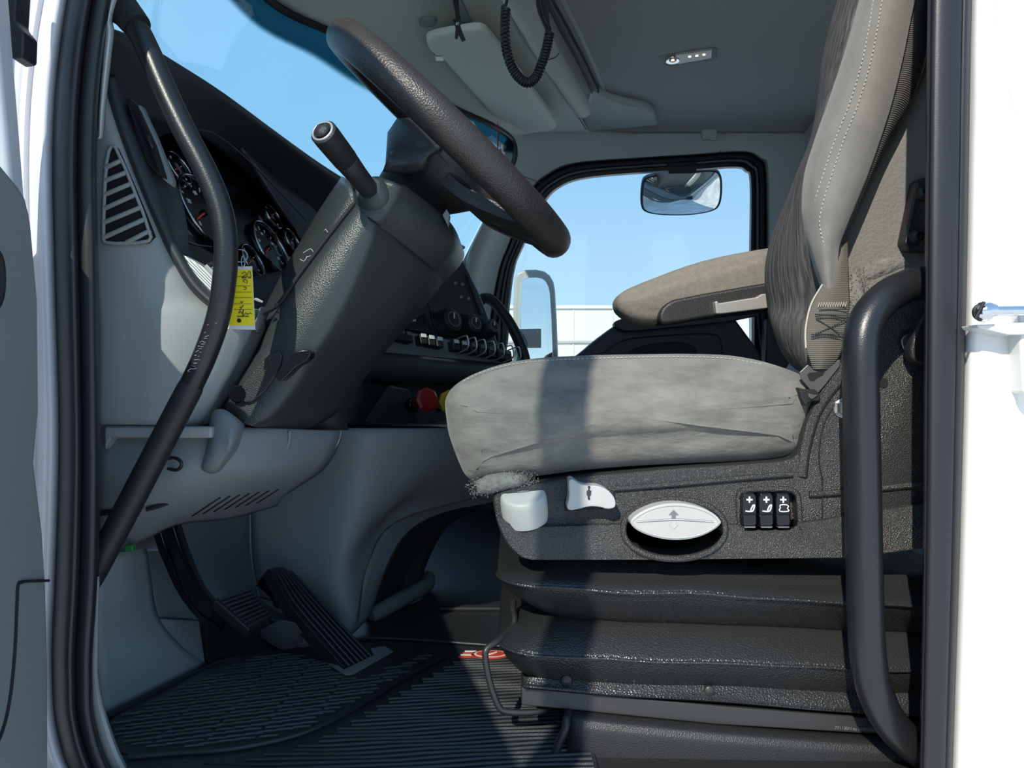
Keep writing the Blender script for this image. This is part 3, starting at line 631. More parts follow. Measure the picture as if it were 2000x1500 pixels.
# charcoal fascia beside the cluster, with the slim air vent
fa = [(150, 201, 230), (205, 214, 262), (290, 244, 302), (380, 280, 338), (440, 306, 352), (498, 333, 362), (560, 372, 420), (612, 430, 480)]
sheet('fascia', [[P(a - 3, y, .955), P(a + 5, y, .936), P(a + 18, y, .938), P((a + b) / 2 + 6, y, .952), P(b, y, .985), P(b + 10, y, 1.02)] for y, a, b in fa], CHAR, db, nu=4, nv=6, th=.005)
prism('air_vent', [(244, 192), (252, 196), (272, 214), (300, 280), (318, 345), (308, 342), (288, 320), (266, 262)], .940, .96, DARK, db, bevel=.001)
av = bpy.data.objects['air_vent']
for k in range(4):
    tube('slat', [P(252 + 6 * k, 206 + 9 * k, .939), P(272 + 6 * k, 262 + 8 * k, .939), P(300 + 4 * k, 330 + 3 * k, .941)], .0012, GLOSS, av, n=6)
tube('vent_tab', [P(288, 268, .936), P(294, 280, .936), P(298, 290, .938)], .003, GLOSS, av, n=8)
plate('vent_wall', [P(*p) for p in ((268, 204, .944), (276, 206, .945), (304, 266, .948), (338, 352, .956), (336, 364, .956), (318, 350, .95), (296, 276, .946))], (0, .01, 0), GREYD, db, bevel=.001)
tube('hood_lip', [P(222, 165, .96), P(240, 180, .965), P(262, 200, .97), P(282, 218, .98)], .0012, CHAR, db, n=6)
# cluster: a gloss black panel that faces the driver
CQ = P(440, 440, 1.2); CN = Vector((.88, -.15, .42)).normalized()
def C(x, y): return PP(x, y, CQ, CN)
ip = plate('instrument_panel', [C(x, y) for x, y in ((322, 262), (380, 246), (440, 262), (510, 330), (575, 410), (625, 480), (600, 530), (560, 530), (470, 560), (430, 600), (380, 560), (345, 500), (330, 400))], -CN * .02, GLOSS, db, bevel=.002)
tube('panel_edge', [C(x, y) + CN * .001 for x, y in ((346, 440), (370, 474), (424, 484))], .0008, GREYD, db, n=6)
for cx, cy, R, big in ((342, 332, .026, 0), (396, 418, .062, 1), (527, 425, .026, 0), (565, 474, .026, 0), (522, 486, .050, 1), (486, 512, .028, 0)):
    c = C(cx, cy)
    g = lathe('gauge', c, CN, [(.0, R * .98), (.002, R * .98)], GLOSS, db, n=40)
    torus('ring', c + CN * .006, CN, R, .0036 if big else .0026, DCHROME, g, n=48, sec=(.8, 1.6))
    u = Vector((0, 1, 0)); u = (u - CN * u.dot(CN)).normalized(); v = CN.cross(u)
    for k in range(11 if big else 5):
        an = math.radians(220 - 260 * k / (10 if big else 4)); d = u * math.cos(an) + v * math.sin(an)
        tube('tick', [c + CN * .0026 + d * R * .72, c + CN * .0026 + d * R * .86], .0008, WHITE, g, n=5, lin=True)
    an = math.radians(205); d = u * math.cos(an) + v * math.sin(an)
    tube('needle', [c + CN * .005 - d * R * .08, c + CN * .005 + d * R * .62], .0016 if big else .001, NEED, g, n=6, lin=True)
    if big:
        lathe('needle_hub', c, CN, [(.002, R * .1), (.008, R * .08)], GLOSS, g, n=16)
        for k, s in enumerate(('0', '20', '40', '60', '80')):
            an = math.radians(220 - 65 * k); d = u * math.cos(an) + v * math.sin(an)
            text('numeral', s, c + CN * .0026 + d * R * .56 - u * R * .06 - v * R * .05, u, v, R * .17, WHITE, g)
# padded hood over the cluster and the dash top
sil = [(196, 62, .90), (215, 60, .915), (262, 78, .96), (330, 118, 1.02), (430, 182, 1.12), (540, 262, 1.30), (640, 332, 1.52), (730, 385, 1.72), (830, 440, 2.02), (905, 482, 2.30)]
def inn(k): return {0: (200, 150, .93), 1: (232, 160, .95), 2: (280, 205, .99), 3: (340, 235, 1.05), 4: (425, 258, 1.14), 5: (500, 318, 1.30), 6: (590, 405, 1.52), 7: (680, 470, 1.68), 8: (800, 500, 1.95), 9: (890, 505, 2.22)}[k]
S0 = [P(*p) for p in sil]
sheet('cluster_hood', [[p + Vector((-.02, 0, .004)) for p in S0], S0, [p.lerp(P(*inn(i)), .15) + Vector((.004, 0, 0)) for i, p in enumerate(S0)], [p.lerp(P(*inn(i)), .6) + Vector((-.02, 0, 0)) for i, p in enumerate(S0)], [P(*inn(i)) + Vector((-.035, .0, 0)) for i in range(10)]], CHAR, db, nu=5, nv=4, th=.006)
sheet('dash_top', [[p + Vector((-.01, 0, .001)) for p in S0], [Vector(((p.x + q.x) / 2, (p.y + q.y) / 2, .87)) for p, q in zip(S0, bot + [bot[-1]])], [Vector((q.x - .02, q.y + .02, .83)) for q in bot + [bot[-1]]]], CHAR, db, nu=4, nv=4, th=.01)
tube('binnacle_line', [P(*p) for p in ((388, 253, 1.085), (420, 262, 1.12), (470, 300, 1.2), (530, 358, 1.33), (600, 432, 1.5))], .0015, CHAR, db, n=6)
sheet('binnacle_side', [[P(470, 290, 1.22), P(540, 350, 1.42), P(620, 400, 1.6), P(700, 440, 1.75)], [P(520, 370, 1.34), P(580, 430, 1.5), P(650, 470, 1.65), P(720, 520, 1.75)], [P(590, 470, 1.5), P(620, 520, 1.55), P(670, 560, 1.65), P(730, 600, 1.75)]], CHAR, db, nu=4, nv=4, th=.006)
# lower fascia, silver trim, ignition
sheet('lower_fascia', [[P(330, 470, 1.05), P(420, 540, 1.06), P(480, 545, 1.12), P(590, 520, 1.22), P(660, 500, 1.3)], [P(400, 560, 1.02), P(450, 590, 1.04), P(500, 610, 1.09), P(580, 620, 1.15), P(660, 620, 1.25)], [P(470, 700, 1.06), P(500, 720, 1.07), P(530, 740, 1.1), P(580, 750, 1.15), P(660, 750, 1.2)], [P(395, 834, 1.04), P(480, 838, 1.06), P(530, 840, 1.1), P(580, 840, 1.15), P(680, 840, 1.2)]], CHAR, db, nu=4, nv=4, th=.006)
prism('silver_trim', [(331, 496), (338, 491), (352, 494), (392, 516), (424, 545), (440, 575), (432, 606), (416, 598), (378, 570), (346, 526)], .945, .975, TRIMS, db, bevel=.006, rd=1)
prism('trim_edge', [(329, 496), (333, 489), (346, 488), (352, 492), (340, 494)], .942, .97, CHAR, db, bevel=.002)
ig = lathe('ignition_switch', P(420, 536, .985), (.6, -.7, .3), [(-.03, .019), (0, .018), (.006, .016), (.006, .011), (.003, .011)], BLK, db, n=24)
lathe('key_slot', P(421, 534, .978), (.6, -.7, .3), [(-.002, .009), (.004, .009), (.005, .006)], STEEL, ig, n=16)
# centre stack on the far side of the column, turned towards the seat
KQ = P(860, 620, 1.95); KN = Vector((.72, -.62, .28)).normalized()
def K(x, y): return PP(x, y, KQ, KN)
def kplate(name, pts, d0, d1, mat, parent=db, bevel=.002, rd=0):
    return plate(name, [K(x, y) + KN * d0 for x, y in pts], KN * (d1 - d0), mat, parent, bevel, rd)
kplate('centre_stack', [(640, 455), (760, 420), (880, 470), (902, 497), (938, 570), (965, 640), (985, 700), (990, 716), (900, 712), (690, 700), (620, 690)], -.10, 0, CHAR, bevel=.012)
kplate('upper_screen', [(690, 470), (868, 478), (872, 520), (700, 520)], .0, .006, GLOSS)
kplate('storage_lid', [(812, 535), (895, 530), (930, 618), (842, 612)], .0, .005, CHAR)
for x, y in ((887, 555), (901, 557), (898, 582), (913, 585)):
    lathe('lid_screw', K(x, y) + KN * .005, KN, [(0, .006), (.004, .004)], STEEL, db, n=10)
kplate('edge_strip', [(908, 535), (913, 534), (941, 614), (937, 616)], .0, .007, CHAR)
kplate('radio', [(742, 620), (815, 600), (822, 610), (842, 655), (752, 640)], -.002, .010, GLOSS)
for i in range(9):
    x = 762 + i * 5
    kplate('radio_key', [(x, 627), (x + 3, 627.5), (x + 4, 631), (x + 1, 630.5)], .010, .014, WHITE, bevel=0)
kplate('radio_knob', [(796, 612), (812, 610), (814, 622), (800, 628)], .010, .030, BLK, bevel=.004)
kplate('radio_bezel', [(810, 572), (820, 568), (825, 588), (814, 592)], .0, .02, ALU)
kplate('climate_panel', [(838, 608), (942, 624), (958, 672), (850, 655)], .0, .006, GLOSS)
for x, y, r in ((865, 634, .036), (908, 641, .030), (944, 647, .026)):
    kk = lathe('climate_knob', K(x, y), KN, [(.004, r * 1.05), (.010, r), (.040, r * .86), (.044, r * .7), (.043, 0.001)], BLK, db, n=28)
    torus('knob_ring', K(x, y) + KN * .043, KN, r * .55, .0018, GREYD, kk, n=24, m=6)
    tube('pointer', [K(x, y) + KN * .044 + Vector((0, 0, .002)), K(x, y) + KN * .044 + Vector((0, 0, r * .45))], .002, WHITE, kk, n=6, lin=True)
kplate('switch_rail', [(735, 642), (850, 660), (985, 690), (988, 712), (720, 688)], -.01, .008, GREYD)
sw = [(756, 658), (770, 661), (784, 664), (812, 668), (828, 671), (844, 674), (876, 679), (892, 682), (910, 686), (928, 689), (946, 693), (964, 697), (978, 700)]
for i, (x, y) in enumerate(sw):
    r = kplate('rocker_switch', [(x - 7, y - 9), (x + 6, y - 7), (x + 9, y + 12), (x - 4, y + 10)], .006, .030, BLK, bevel=.003)
    kplate('switch_face', [(x - 5, y - 9), (x + 4, y - 7.5), (x + 5, y - 1), (x - 4, y - 2)], .030, .032, WHITE if i in (3, 4, 5, 6, 7) else GPRINT, r, bevel=0)
    if i >= 6:
        tube('switch_guard', [K(x + 5, y - 12) + KN * .008, K(x + 6, y - 11) + KN * .05, K(x + 9, y - 6) + KN * .055, K(x + 12, y + 12) + KN * .05, K(x + 10, y + 15) + KN * .008], .0022, ALU, r, n=6, steps=4)
sheet('stack_ledge', [[P(640, 690, 1.62), P(760, 692, 1.72), P(900, 706, 1.92), P(1000, 716, 2.05)], [P(640, 702, 1.56), P(760, 706, 1.66), P(900, 718, 1.86), P(1000, 726, 2.0)], [P(650, 732, 1.56), P(760, 738, 1.66), P(900, 745, 1.86), P(1000, 750, 2.0)], [P(655, 744, 1.62), P(760, 748, 1.72), P(900, 752, 1.92), P(1000, 756, 2.06)]], CHAR, db, nu=5, nv=4, th=.005)
plate('ledge_decal', [P(882, 722, 1.832), P(916, 727, 1.88), P(919, 732, 1.884), P(890, 730, 1.84)], (0, .002, 0), LABELP, db)
sheet('lower_stack', [[P(600, 742, 1.45), P(700, 742, 1.6), P(760, 746, 1.75), P(900, 750, 1.95), P(1010, 752, 2.1)], [P(600, 790, 1.42), P(690, 790, 1.56), P(750, 790, 1.74), P(890, 790, 1.9), P(1010, 790, 2.05)], [P(600, 836, 1.4), P(690, 836, 1.5), P(730, 836, 1.68), P(880, 836, 1.84), P(1010, 836, 2.0)]], CHAR, db, nu=5, nv=4, th=.005, lin=True)
plate('stack_facet', [P(*p) for p in ((706, 832, 1.52), (760, 752, 1.60), (800, 760, 1.70), (815, 830, 1.70))], (-.004, .02, 0), CHAR, db, bevel=.006)
prism('lower_lip', [(560, 827), (1010, 826), (1010, 838), (560, 838)], 1.42, 1.50, GLOSS, db, bevel=.003)

# air brake valve knobs
def valve(name, lab, x, y, Y, mat, dirv, big):
    t = thing(name, lab, 'knob', P(x, y, Y)); d = Vector(dirv).normalized(); b = P(x, y, Y)
    lathe('collar', b, d, [(-.02, .017), (.004, .017), (.006, .012)], GLOSS, t)
    lathe('stem', b, d, [(0, .0115), (.012, .012), (.03, .0105), (.046, .011)], mat, t)
    o = lathe('button', b, d, [(.044, .014), (.047, .027 * big), (.056, .028 * big), (.060, .022 * big), (.061, .002)], mat, t, n=8, smooth=25)
valve('trailer_valve', 'red octagonal air supply knob on the lower dash', 812, 789, 1.66, REDP, (.55, -.78, .18), 1.0)
valve('parking_valve', 'yellow parking brake knob half hidden by the seat cushion', 858, 790, 1.70, YELP, (.5, -.80, .12), 1.0)

# knee panel, kick panel, tunnel
kp = thing('knee_panel', 'grey curved knee panel under the steering column with vent slits', 'panel', P(400, 930, .97))
sheet('panel', [[P(190, 834, .955), P(300, 834, .955), P(413, 835, .965), P(540, 838, 1.02), P(666, 842, 1.13)], [P(190, 858, .948), P(300, 857, .948), P(411, 857, .958), P(530, 860, 1.01), P(661, 866, 1.12)], [P(190, 930, .935), P(300, 930, .938), P(400, 925, .95), P(520, 920, 1.01), P(630, 915, 1.12)], [P(190, 1000, .95), P(290, 990, .96), P(390, 985, .99), P(490, 970, 1.06), P(560, 962, 1.13)], [P(190, 1075, 1.02), P(264, 1061, 1.03), P(345, 1022, 1.06), P(450, 1010, 1.12), P(540, 985, 1.18)]], GREYD, kp, nu=5, nv=5, th=.006)
prism('top_lip', [(203, 834), (413, 834), (413, 856), (216, 856), (203, 880)], .928, .95, GREY, kp, bevel=.003)
sheet('column_boss', [[P(412, 830, .975), P(420, 804, .955), P(440, 802, .95), P(466, 822, .955), P(476, 830, .99)], [P(404, 870, .965), P(415, 870, .935), P(440, 870, .93), P(452, 870, .935), P(466, 874, .99)], [P(394, 905, .955), P(402, 910, .938), P(420, 914, .938), P(428, 912, .945), P(442, 908, .98)], [P(390, 914, .958), P(400, 920, .952), P(415, 921, .952), P(424, 919, .955), P(436, 916, .98)]], GREYD, kp, nu=4, nv=5, th=.005)
tube('right_seam', [P(666, 842, 1.125), P(659, 866, 1.115), P(628, 914, 1.115), P(600, 935, 1.12)], .0015, GREY, kp, n=6)
tube('boss_edge', [P(566, 842, 1.03), P(562, 872, 1.03), P(540, 902, 1.03), P(524, 908, 1.02)], .003, GREYD, kp, n=8)
bpy.context.view_layer.update(); DG = bpy.context.evaluated_depsgraph_get()
def HIT(px, py, Y):
    o = Vector((0, 0, ZC)); d = (P(px, py, 1) - o).normalized()
    h = SC.ray_cast(DG, o, d)
    return h[1] - d * .0006 if h[0] and abs(h[1].y - Y) < .15 else P(px, py, Y)
for k in range(7):
    a = (376 + 21 * k, 1007 - 4.2 * k); b = (430 + 19 * k, 971 - 2.6 * k)
    tube('vent_slit', [HIT(a[0] + (b[0] - a[0]) * t / 6, a[1] + (b[1] - a[1]) * t / 6, 1.03) for t in range(7)], .0016, DARK, kp, n=6, steps=2)
tube('kick_gap', [P(286, 995, .952), P(310, 989, .955), P(334, 980, .965)], .003, DARK, kp, n=6)
tube('corner_gap', [P(190, 1003, .945), P(225, 1000, .945)], .004, DARK, kp, n=6)
tag(tube('cable_loop', [P(326, 915, .94), P(345, 918, .925), P(354, 910, .92), P(352, 900, .92), P(340, 894, .925), P(326, 896, .94)], .0022, RUB, n=8), 'thin black cable loop poking out of the knee panel', 'cable')
kk = thing('kick_panel', 'grey kick panel left of the pedals', 'panel', P(300, 1250, 1.08))
sheet('panel', [[P(188, 1085, 1.01), P(240, 1078, 1.05), P(284, 1072, 1.13)], [P(188, 1150, 1.0), P(245, 1150, 1.05), P(294, 1140, 1.14)], [P(188, 1220, 1.0), P(250, 1215, 1.06), P(306, 1205, 1.13)], [P(190, 1300, 1.0), P(280, 1285, 1.07), P(352, 1262, 1.15)], [P(198, 1400, 1.0), P(300, 1352, 1.09), P(402, 1297, 1.19)]], PANEL, kk, nu=5, nv=5, th=.005)
plate('foot_return', [P(*p) for p in ((306, 1208, 1.13), (390, 1213, 1.22), (402, 1297, 1.19), (352, 1262, 1.15))], (-.01, .004, -.002), PANEL, kk, bevel=.003)
plate('upper_inset', [P(*p) for p in ((284, 1074, 1.20), (345, 1074, 1.27), (390, 1150, 1.27), (392, 1213, 1.25), (310, 1208, 1.18), (298, 1150, 1.18))], (-.01, .01, 0), PANEL, kk, bevel=.004)
tag(box('green_clip', P(254, 1070, 1.0), (.012, .01, .010), GREEN), 'small green plastic clip under the knee panel', 'clip')
fw = thing('firewall_pad', 'smooth grey firewall insulation behind the pedals', 'panel', P(440, 1100, 1.5))
sheet('pad', [[P(300, 990, 1.42), P(400, 985, 1.45), P(470, 980, 1.42), P(500, 980, 1.40)], [P(310, 1080, 1.42), P(410, 1080, 1.47), P(470, 1080, 1.44), P(502, 1080, 1.40)], [P(340, 1160, 1.42), P(430, 1165, 1.48), P(480, 1165, 1.45), P(508, 1160, 1.40)], [P(420, 1230, 1.40), P(480, 1240, 1.42), P(560, 1235, 1.40), P(610, 1228, 1.38)]], PANEL, fw, nu=5, nv=5, th=.006)
plate('foot_wedge', [PZ(500, 1235, .02), PZ(570, 1205, .10), PZ(600, 1250, .03), PZ(575, 1268, .005), PZ(545, 1270, .005)], (-.01, .02, -.004), GREYD, fw, bevel=.006, rd=1)
tn = thing('tunnel_cover', 'large grey engine tunnel side panel with an arched cut-out', 'panel', P(700, 1000, 1.35))
A_ = [[(480, 838, 1.40), (600, 838, 1.36), (700, 838, 1.32), (800, 838, 1.36), (900, 838, 1.45), (1020, 845, 1.6)],
      [(484, 858, 1.395), (600, 858, 1.352), (700, 858, 1.312), (800, 858, 1.352), (900, 858, 1.442), (1020, 866, 1.59)],
      [(486, 960, 1.40), (590, 960, 1.36), (690, 940, 1.32), (790, 920, 1.36), (890, 900, 1.45), (1010, 905, 1.6)],
      [(490, 1060, 1.40), (590, 1050, 1.35), (680, 1030, 1.315), (760, 985, 1.37), (850, 940, 1.45), (1000, 938, 1.6)],
      [(497, 1130, 1.40), (600, 1130, 1.345), (664, 1128, 1.315), (720, 1050, 1.38), (790, 985, 1.45), (980, 955, 1.6)],
      [(504, 1165, 1.40), (620, 1200, 1.36), (688, 1238, 1.325), (712, 1120, 1.38), (770, 1020, 1.45), (960, 962, 1.6)]]
sheet('panel', [[P(*p) for p in r] for r in A_], PANEL, tn, nu=5, nv=5, th=.006)
arch = [(688, 1238, 1.325), (700, 1170, 1.355), (714, 1115, 1.38), (740, 1055, 1.42), (772, 1015, 1.455), (830, 985, 1.51), (900, 970, 1.56), (980, 958, 1.6)]
arch2 = [(716, 1208, 1.37), (732, 1160, 1.39), (750, 1110, 1.41), (776, 1060, 1.45), (808, 1026, 1.485), (856, 1002, 1.53), (910, 988, 1.57), (985, 975, 1.61)]
sheet('arch_lip', [[P(*p) for p in arch], [P(*p) for p in arch2], [P(p[0] + 6, p[1] - 2, p[2] + .08) for p in arch2]], GREYD, tn, nu=5, nv=3, th=.005, linv=True)
sheet('arch_liner', [[P(716, 1212, 1.44), P(760, 1080, 1.48), P(812, 1026, 1.53), P(900, 985, 1.6)], [P(770, 1186, 1.52), P(800, 1100, 1.58), P(840, 1040, 1.64), P(920, 990, 1.7)], [P(812, 1140, 1.56), P(832, 1075, 1.64), P(860, 1020, 1.7), P(930, 985, 1.75)], [P(820, 1130, 1.66), P(845, 1070, 1.72), P(880, 1020, 1.78), P(950, 985, 1.82)]], CHAR, tn, nu=4, nv=4, th=.006)
tube('foot_roll', [P(722, 1206, 1.42), P(760, 1184, 1.46), P(800, 1162, 1.52), P(832, 1143, 1.58), P(836, 1128, 1.63)], .016, GREYD, tn, n=14)
tube('left_seam', [P(488, 1005, 1.385), P(490, 1080, 1.38), P(497, 1130, 1.38), P(506, 1165, 1.385)], .0022, GREYD, tn, n=6)

# ================================================================== STEERING COLUMN
sc_ = thing('steering_column', 'black steering column shroud with stalk and tilt lever', 'steering column', P(650, 650, 1.05))
colr = [((690, 400), (742, 440), (852, 529)), ((642, 461), (722, 494), (806, 588)), ((586, 535), (694, 562), (752, 650)), ((544, 596), (654, 640), (705, 706)), ((505, 682), (610, 706), (672, 752)), ((466, 746), (577, 764), (636, 806)), ((438, 796), (532, 818), (594, 836)), ((460, 822), (498, 834), (560, 842))]
rings = []
for (l, r, q) in colr:
    l = Vector(l); r = Vector(r); q = Vector(q)
    pl = lambda v, Y: P(v.x, v.y, Y)
    rings.append([pl(l, 1.005), pl(l * .96 + r * .04, .985), pl(l * .8 + r * .2, .974), pl(l * .45 + r * .55, .970), pl(l * .15 + r * .85, .972), pl(r, .980), pl(r * .8 + q * .2, 1.0), pl(r * .4 + q * .6, 1.045), pl(q, 1.10), pl(q, 1.10) + Vector((0, .12, 0)), pl(l, 1.005) + Vector((0, .2, 0))])
n_ = len(rings[0]); dense = [spline([rg_[k] for rg_ in rings], 4) for k in range(n_)]
loft('lower_shroud', [[dense[k][i] for k in range(n_)] for i in range(len(dense[0]))], COLP, sc_, smooth=50)
podr = [((690, 400), (742, 440), (852, 529)), ((692, 394), (756, 424), (882, 500)), ((703, 378), (772, 398), (896, 476)), ((718, 362), (782, 380), (894, 458)), ((736, 347), (790, 364), (878, 432)), ((757, 338), (790, 350), (850, 396))]
rings = []
for (l, r, q) in podr:
    l = Vector(l); r = Vector(r); q = Vector(q)
    rings.append([pl(l, 1.004), pl(l * .96 + r * .04, .984), pl(l * .8 + r * .2, .972), pl(l * .45 + r * .55, .967), pl(l * .15 + r * .85, .969), pl(r, .976), pl(r * .8 + q * .2, .994), pl(r * .4 + q * .6, 1.03), pl(r * .08 + q * .92, 1.07), pl(q, 1.10), pl(q, 1.10) + Vector((0, .12, 0)), pl(l, 1.005) + Vector((0, .2, 0))])
rings[-1] = [p + Vector((0, .02, -.004)) for p in rings[-1]]
n_ = len(rings[0]); dense = [spline([rg_[k] for rg_ in rings], 4) for k in range(n_)]
loft('switch_pod', [[dense[k][i] for k in range(n_)] for i in range(len(dense[0]))], COLP, sc_, smooth=50)
tube('pod_seam', [P(688, 405, .985), P(742, 441, .966), P(800, 486, .990), P(852, 528, 1.03)], .0012, DARK, sc_, n=6)
sheet('upper_shroud', [[P(670, 346, 1.06), P(680, 352, 1.01), P(690, 370, .995), P(697, 394, .992)], [P(626, 411, 1.07), P(640, 415, 1.02), P(655, 425, 1.0), P(667, 430, .996)], [P(582, 485, 1.07), P(596, 488, 1.03), P(612, 492, 1.01), P(622, 494, 1.0)], [P(548, 545, 1.07), P(560, 552, 1.03), P(575, 550, 1.015), P(584, 548, 1.005)], [P(500, 640, 1.07), P(508, 645, 1.04), P(518, 630, 1.02), P(530, 622, 1.01)]], COLP, sc_, nu=4, nv=5, th=.005)
tube('shroud_gap', [P(696, 393, .985), P(642, 461, .985), P(582, 540, .985), P(546, 592, .985), (P(514, 612, .995))], .0032, DARK, sc_, n=8)
prism('lever_recess', [(464, 762), (500, 716), (530, 688), (545, 682), (554, 702), (530, 750), (500, 782), (474, 790)], .966, .98, BLK, sc_, bevel=.003, rd=1)
prism('tilt_lever', [(536, 732), (556, 712), (566, 692), (584, 684), (604, 683), (608, 692), (598, 706), (578, 716), (564, 732), (546, 748)], .945, .968, GLOSS, sc_, bevel=.004, rd=1)
lathe('lever_pivot', P(465, 770, .968), (0, -1, 0), [(0, .012), (.004, .010)], GLOSS, sc_, n=18)
sb = P(722, 372, .97); se = P(630, 256, .87); ax = (se - sb).normalized(); L = (se - sb).length
stk = lathe('stalk', sb, ax, [(-.02, .0125), (0, .0125), (L * .30, .0135), (L * .52, .0150), (L * .53, .0143), (L * .545, .0155), (L * .9, .0165), (L * .985, .0163), (L, .0140), (L + .001, .0118), (L - .001, .0112)], BLK, sc_, n=32)
torus('tip_ring', se, ax, .0128, .0016, ALU, stk, n=32, m=8)
lathe('tip_button', se, ax, [(-.002, .0098), (.003, .0096), (.0055, .007), (.0062, .001)], BLK, stk, n=24)
lathe('stalk_boot', sb - ax * .012, ax, [(0, .026), (.010, .024), (.016, .017)], COLP, sc_, n=24)
plate('pod_bracket', [P(*p) for p in ((864, 420, 1.04), (872, 408, 1.04), (878, 418, 1.04), (874, 440, 1.04))], (0, .02, 0), GREYD, sc_, bevel=.001)
loose = []
for a, b, c in (((592, 494), (606, 486), (612, 492)), ((600, 502), (618, 494), (622, 484)), ((632, 452), (636, 448), (640, 454)), ((586, 506), (594, 510), (600, 500))):
    loose.append(tube_vf([P(a[0], a[1], 1.0), P(b[0], b[1], .992), P(c[0], c[1], .992)], .00035, 5, 4))
tag(join('lint', loose, WHITE), 'pale lint threads caught on the column edge', 'lint', kind='stuff')
tag(sheet('column_hood', [[P(748, 335, 1.06), P(790, 338, 1.06), P(830, 330, 1.06)], [P(760, 306, 1.06), P(802, 312, 1.05), P(838, 305, 1.05)], [P(766, 298, 1.12), P(812, 278, 1.10), P(868, 282, 1.08)], [P(770, 296, 1.24), P(820, 268, 1.24), P(862, 262, 1.24)]], COLP, sc_, nu=4, nv=4, th=.006), 'grained hood over the column')

# ================================================================== STEERING WHEEL
WC = P(886, 284, 1.14)
WU = Vector((.727, 0, -.687)); WN0 = Vector((.687, 0, .727)); ph = math.radians(7)
WN = (WN0 * math.cos(ph) + Vector((0, -1, 0)) * math.sin(ph)).normalized(); WV = WN.cross(WU).normalized()
whl = thing('steering_wheel', 'large dark leather steering wheel seen almost edge-on', 'steering wheel', WC)
RW = .216
torus('rim', WC, WN, RW, .0235, WHEEL, whl, n=96, m=20, u=WU, sec=(.92, 1.05))
def Wp(a, r, h): a = math.radians(a); return WC + (WU * math.cos(a) + WV * math.sin(a)) * r + WN * h
lathe('hub', WC, -WN, [(.012, .02), (.016, .075), (.03, .088), (.055, .085), (.075, .07), (.095, .055), (.13, .05)], BLK, whl, n=32)
for k, a in enumerate((28, -28)):
    lower = k < 2
    band('spoke', [Wp(a, .05, -.045), Wp(a, .11, -.045), Wp(a * (.9 if lower else 1), .17, -.026), Wp(a * (.9 if lower else 1), RW - .004, -.006)], [.10, .085, .06, .05], .018, WHEEL, whl, normals=[WN.cross(Wp(a, 1, 0) - WC)] * 4)
loft('spoke_web', [[Wp(b, r, h) for b, r, h in ((-34, .08, -.05), (34, .08, -.05), (34, .08, -.03), (-34, .08, -.03))], [Wp(b, r, h) for b, r, h in ((-24, .15, -.047), (24, .15, -.047), (24, .15, -.027), (-24, .15, -.027))], [Wp(b, r, h) for b, r, h in ((-18, .205, -.02), (18, .205, -.02), (18, .205, -.006), (-18, .205, -.006))]], WHEEL, whl, bevel=.004)

# ================================================================== GRAB BARS
gb = thing('pillar_grab_bar', 'long curved black grab bar on the front door pillar', 'grab bar', P(300, 600, .88))
tube('bar', [P(x, y, Y) for x, y, Y in ((228, 22, .90), (262, 48, .892), (290, 100, .885), (322, 175, .88), (360, 255, .876), (402, 335, .874), (430, 405, .873), (441, 470, .872), (439, 540, .872), (426, 620, .873), (400, 695, .875), (370, 760, .877))], .0137, BAR, gb, n=20)
tube('grip', [P(x, y, Y) for x, y, Y in ((374, 752, .877), (366, 768, .877), (318, 860, .88), (262, 968, .883), (225, 1038, .886), (190, 1105, .89), (170, 1140, .895))], [.0140, .0148, .0150, .0150, .0150, .0150, .0150], RUB, gb, n=20)
tube('mount_cap', [P(226, -12, .905), P(233, 4, .902), P(246, 24, .90), P(262, 44, .892), P(268, 52, .89)], [.018, .0185, .0185, .0172, .0165], RUB, gb, n=24)
sc = []
random.seed(3)
for k in range(40):
    y = 585 + k * 3.6 + random.uniform(-3, 3); t = (y - 585) / 150
    x = 432 - 48 * t - 14 * t * t - 6 + random.uniform(-5, 5); L_ = random.uniform(2, 9)
    sc.append(tube_vf([P(x, y, .8605), P(x + L_, y - L_ * random.uniform(-.4, .9), .8605)], random.uniform(.0002, .0005), 4, 1, lin=True))
join('scratches', sc, ALU, gb)['kind'] = 'stuff'
gr = thing('rear_grab_handle', 'thick black bent grab handle beside the rear door seal', 'grab handle', P(1690, 1000, .81))
tube('bar', [P(x, y, Y) for x, y, Y in ((1890, 549, .875), (1800, 553, .865), (1755, 566, .855), (1716, 594, .845), (1690, 634, .838), (1681, 690, .834), (1682, 800, .833), (1686, 1000, .833), (1690, 1180, .833), (1694, 1270, .833), (1706, 1340, .838), (1735, 1405, .848), (1785, 1458, .862), (1860, 1505, .88))], .0194, BAR, gr, n=24)

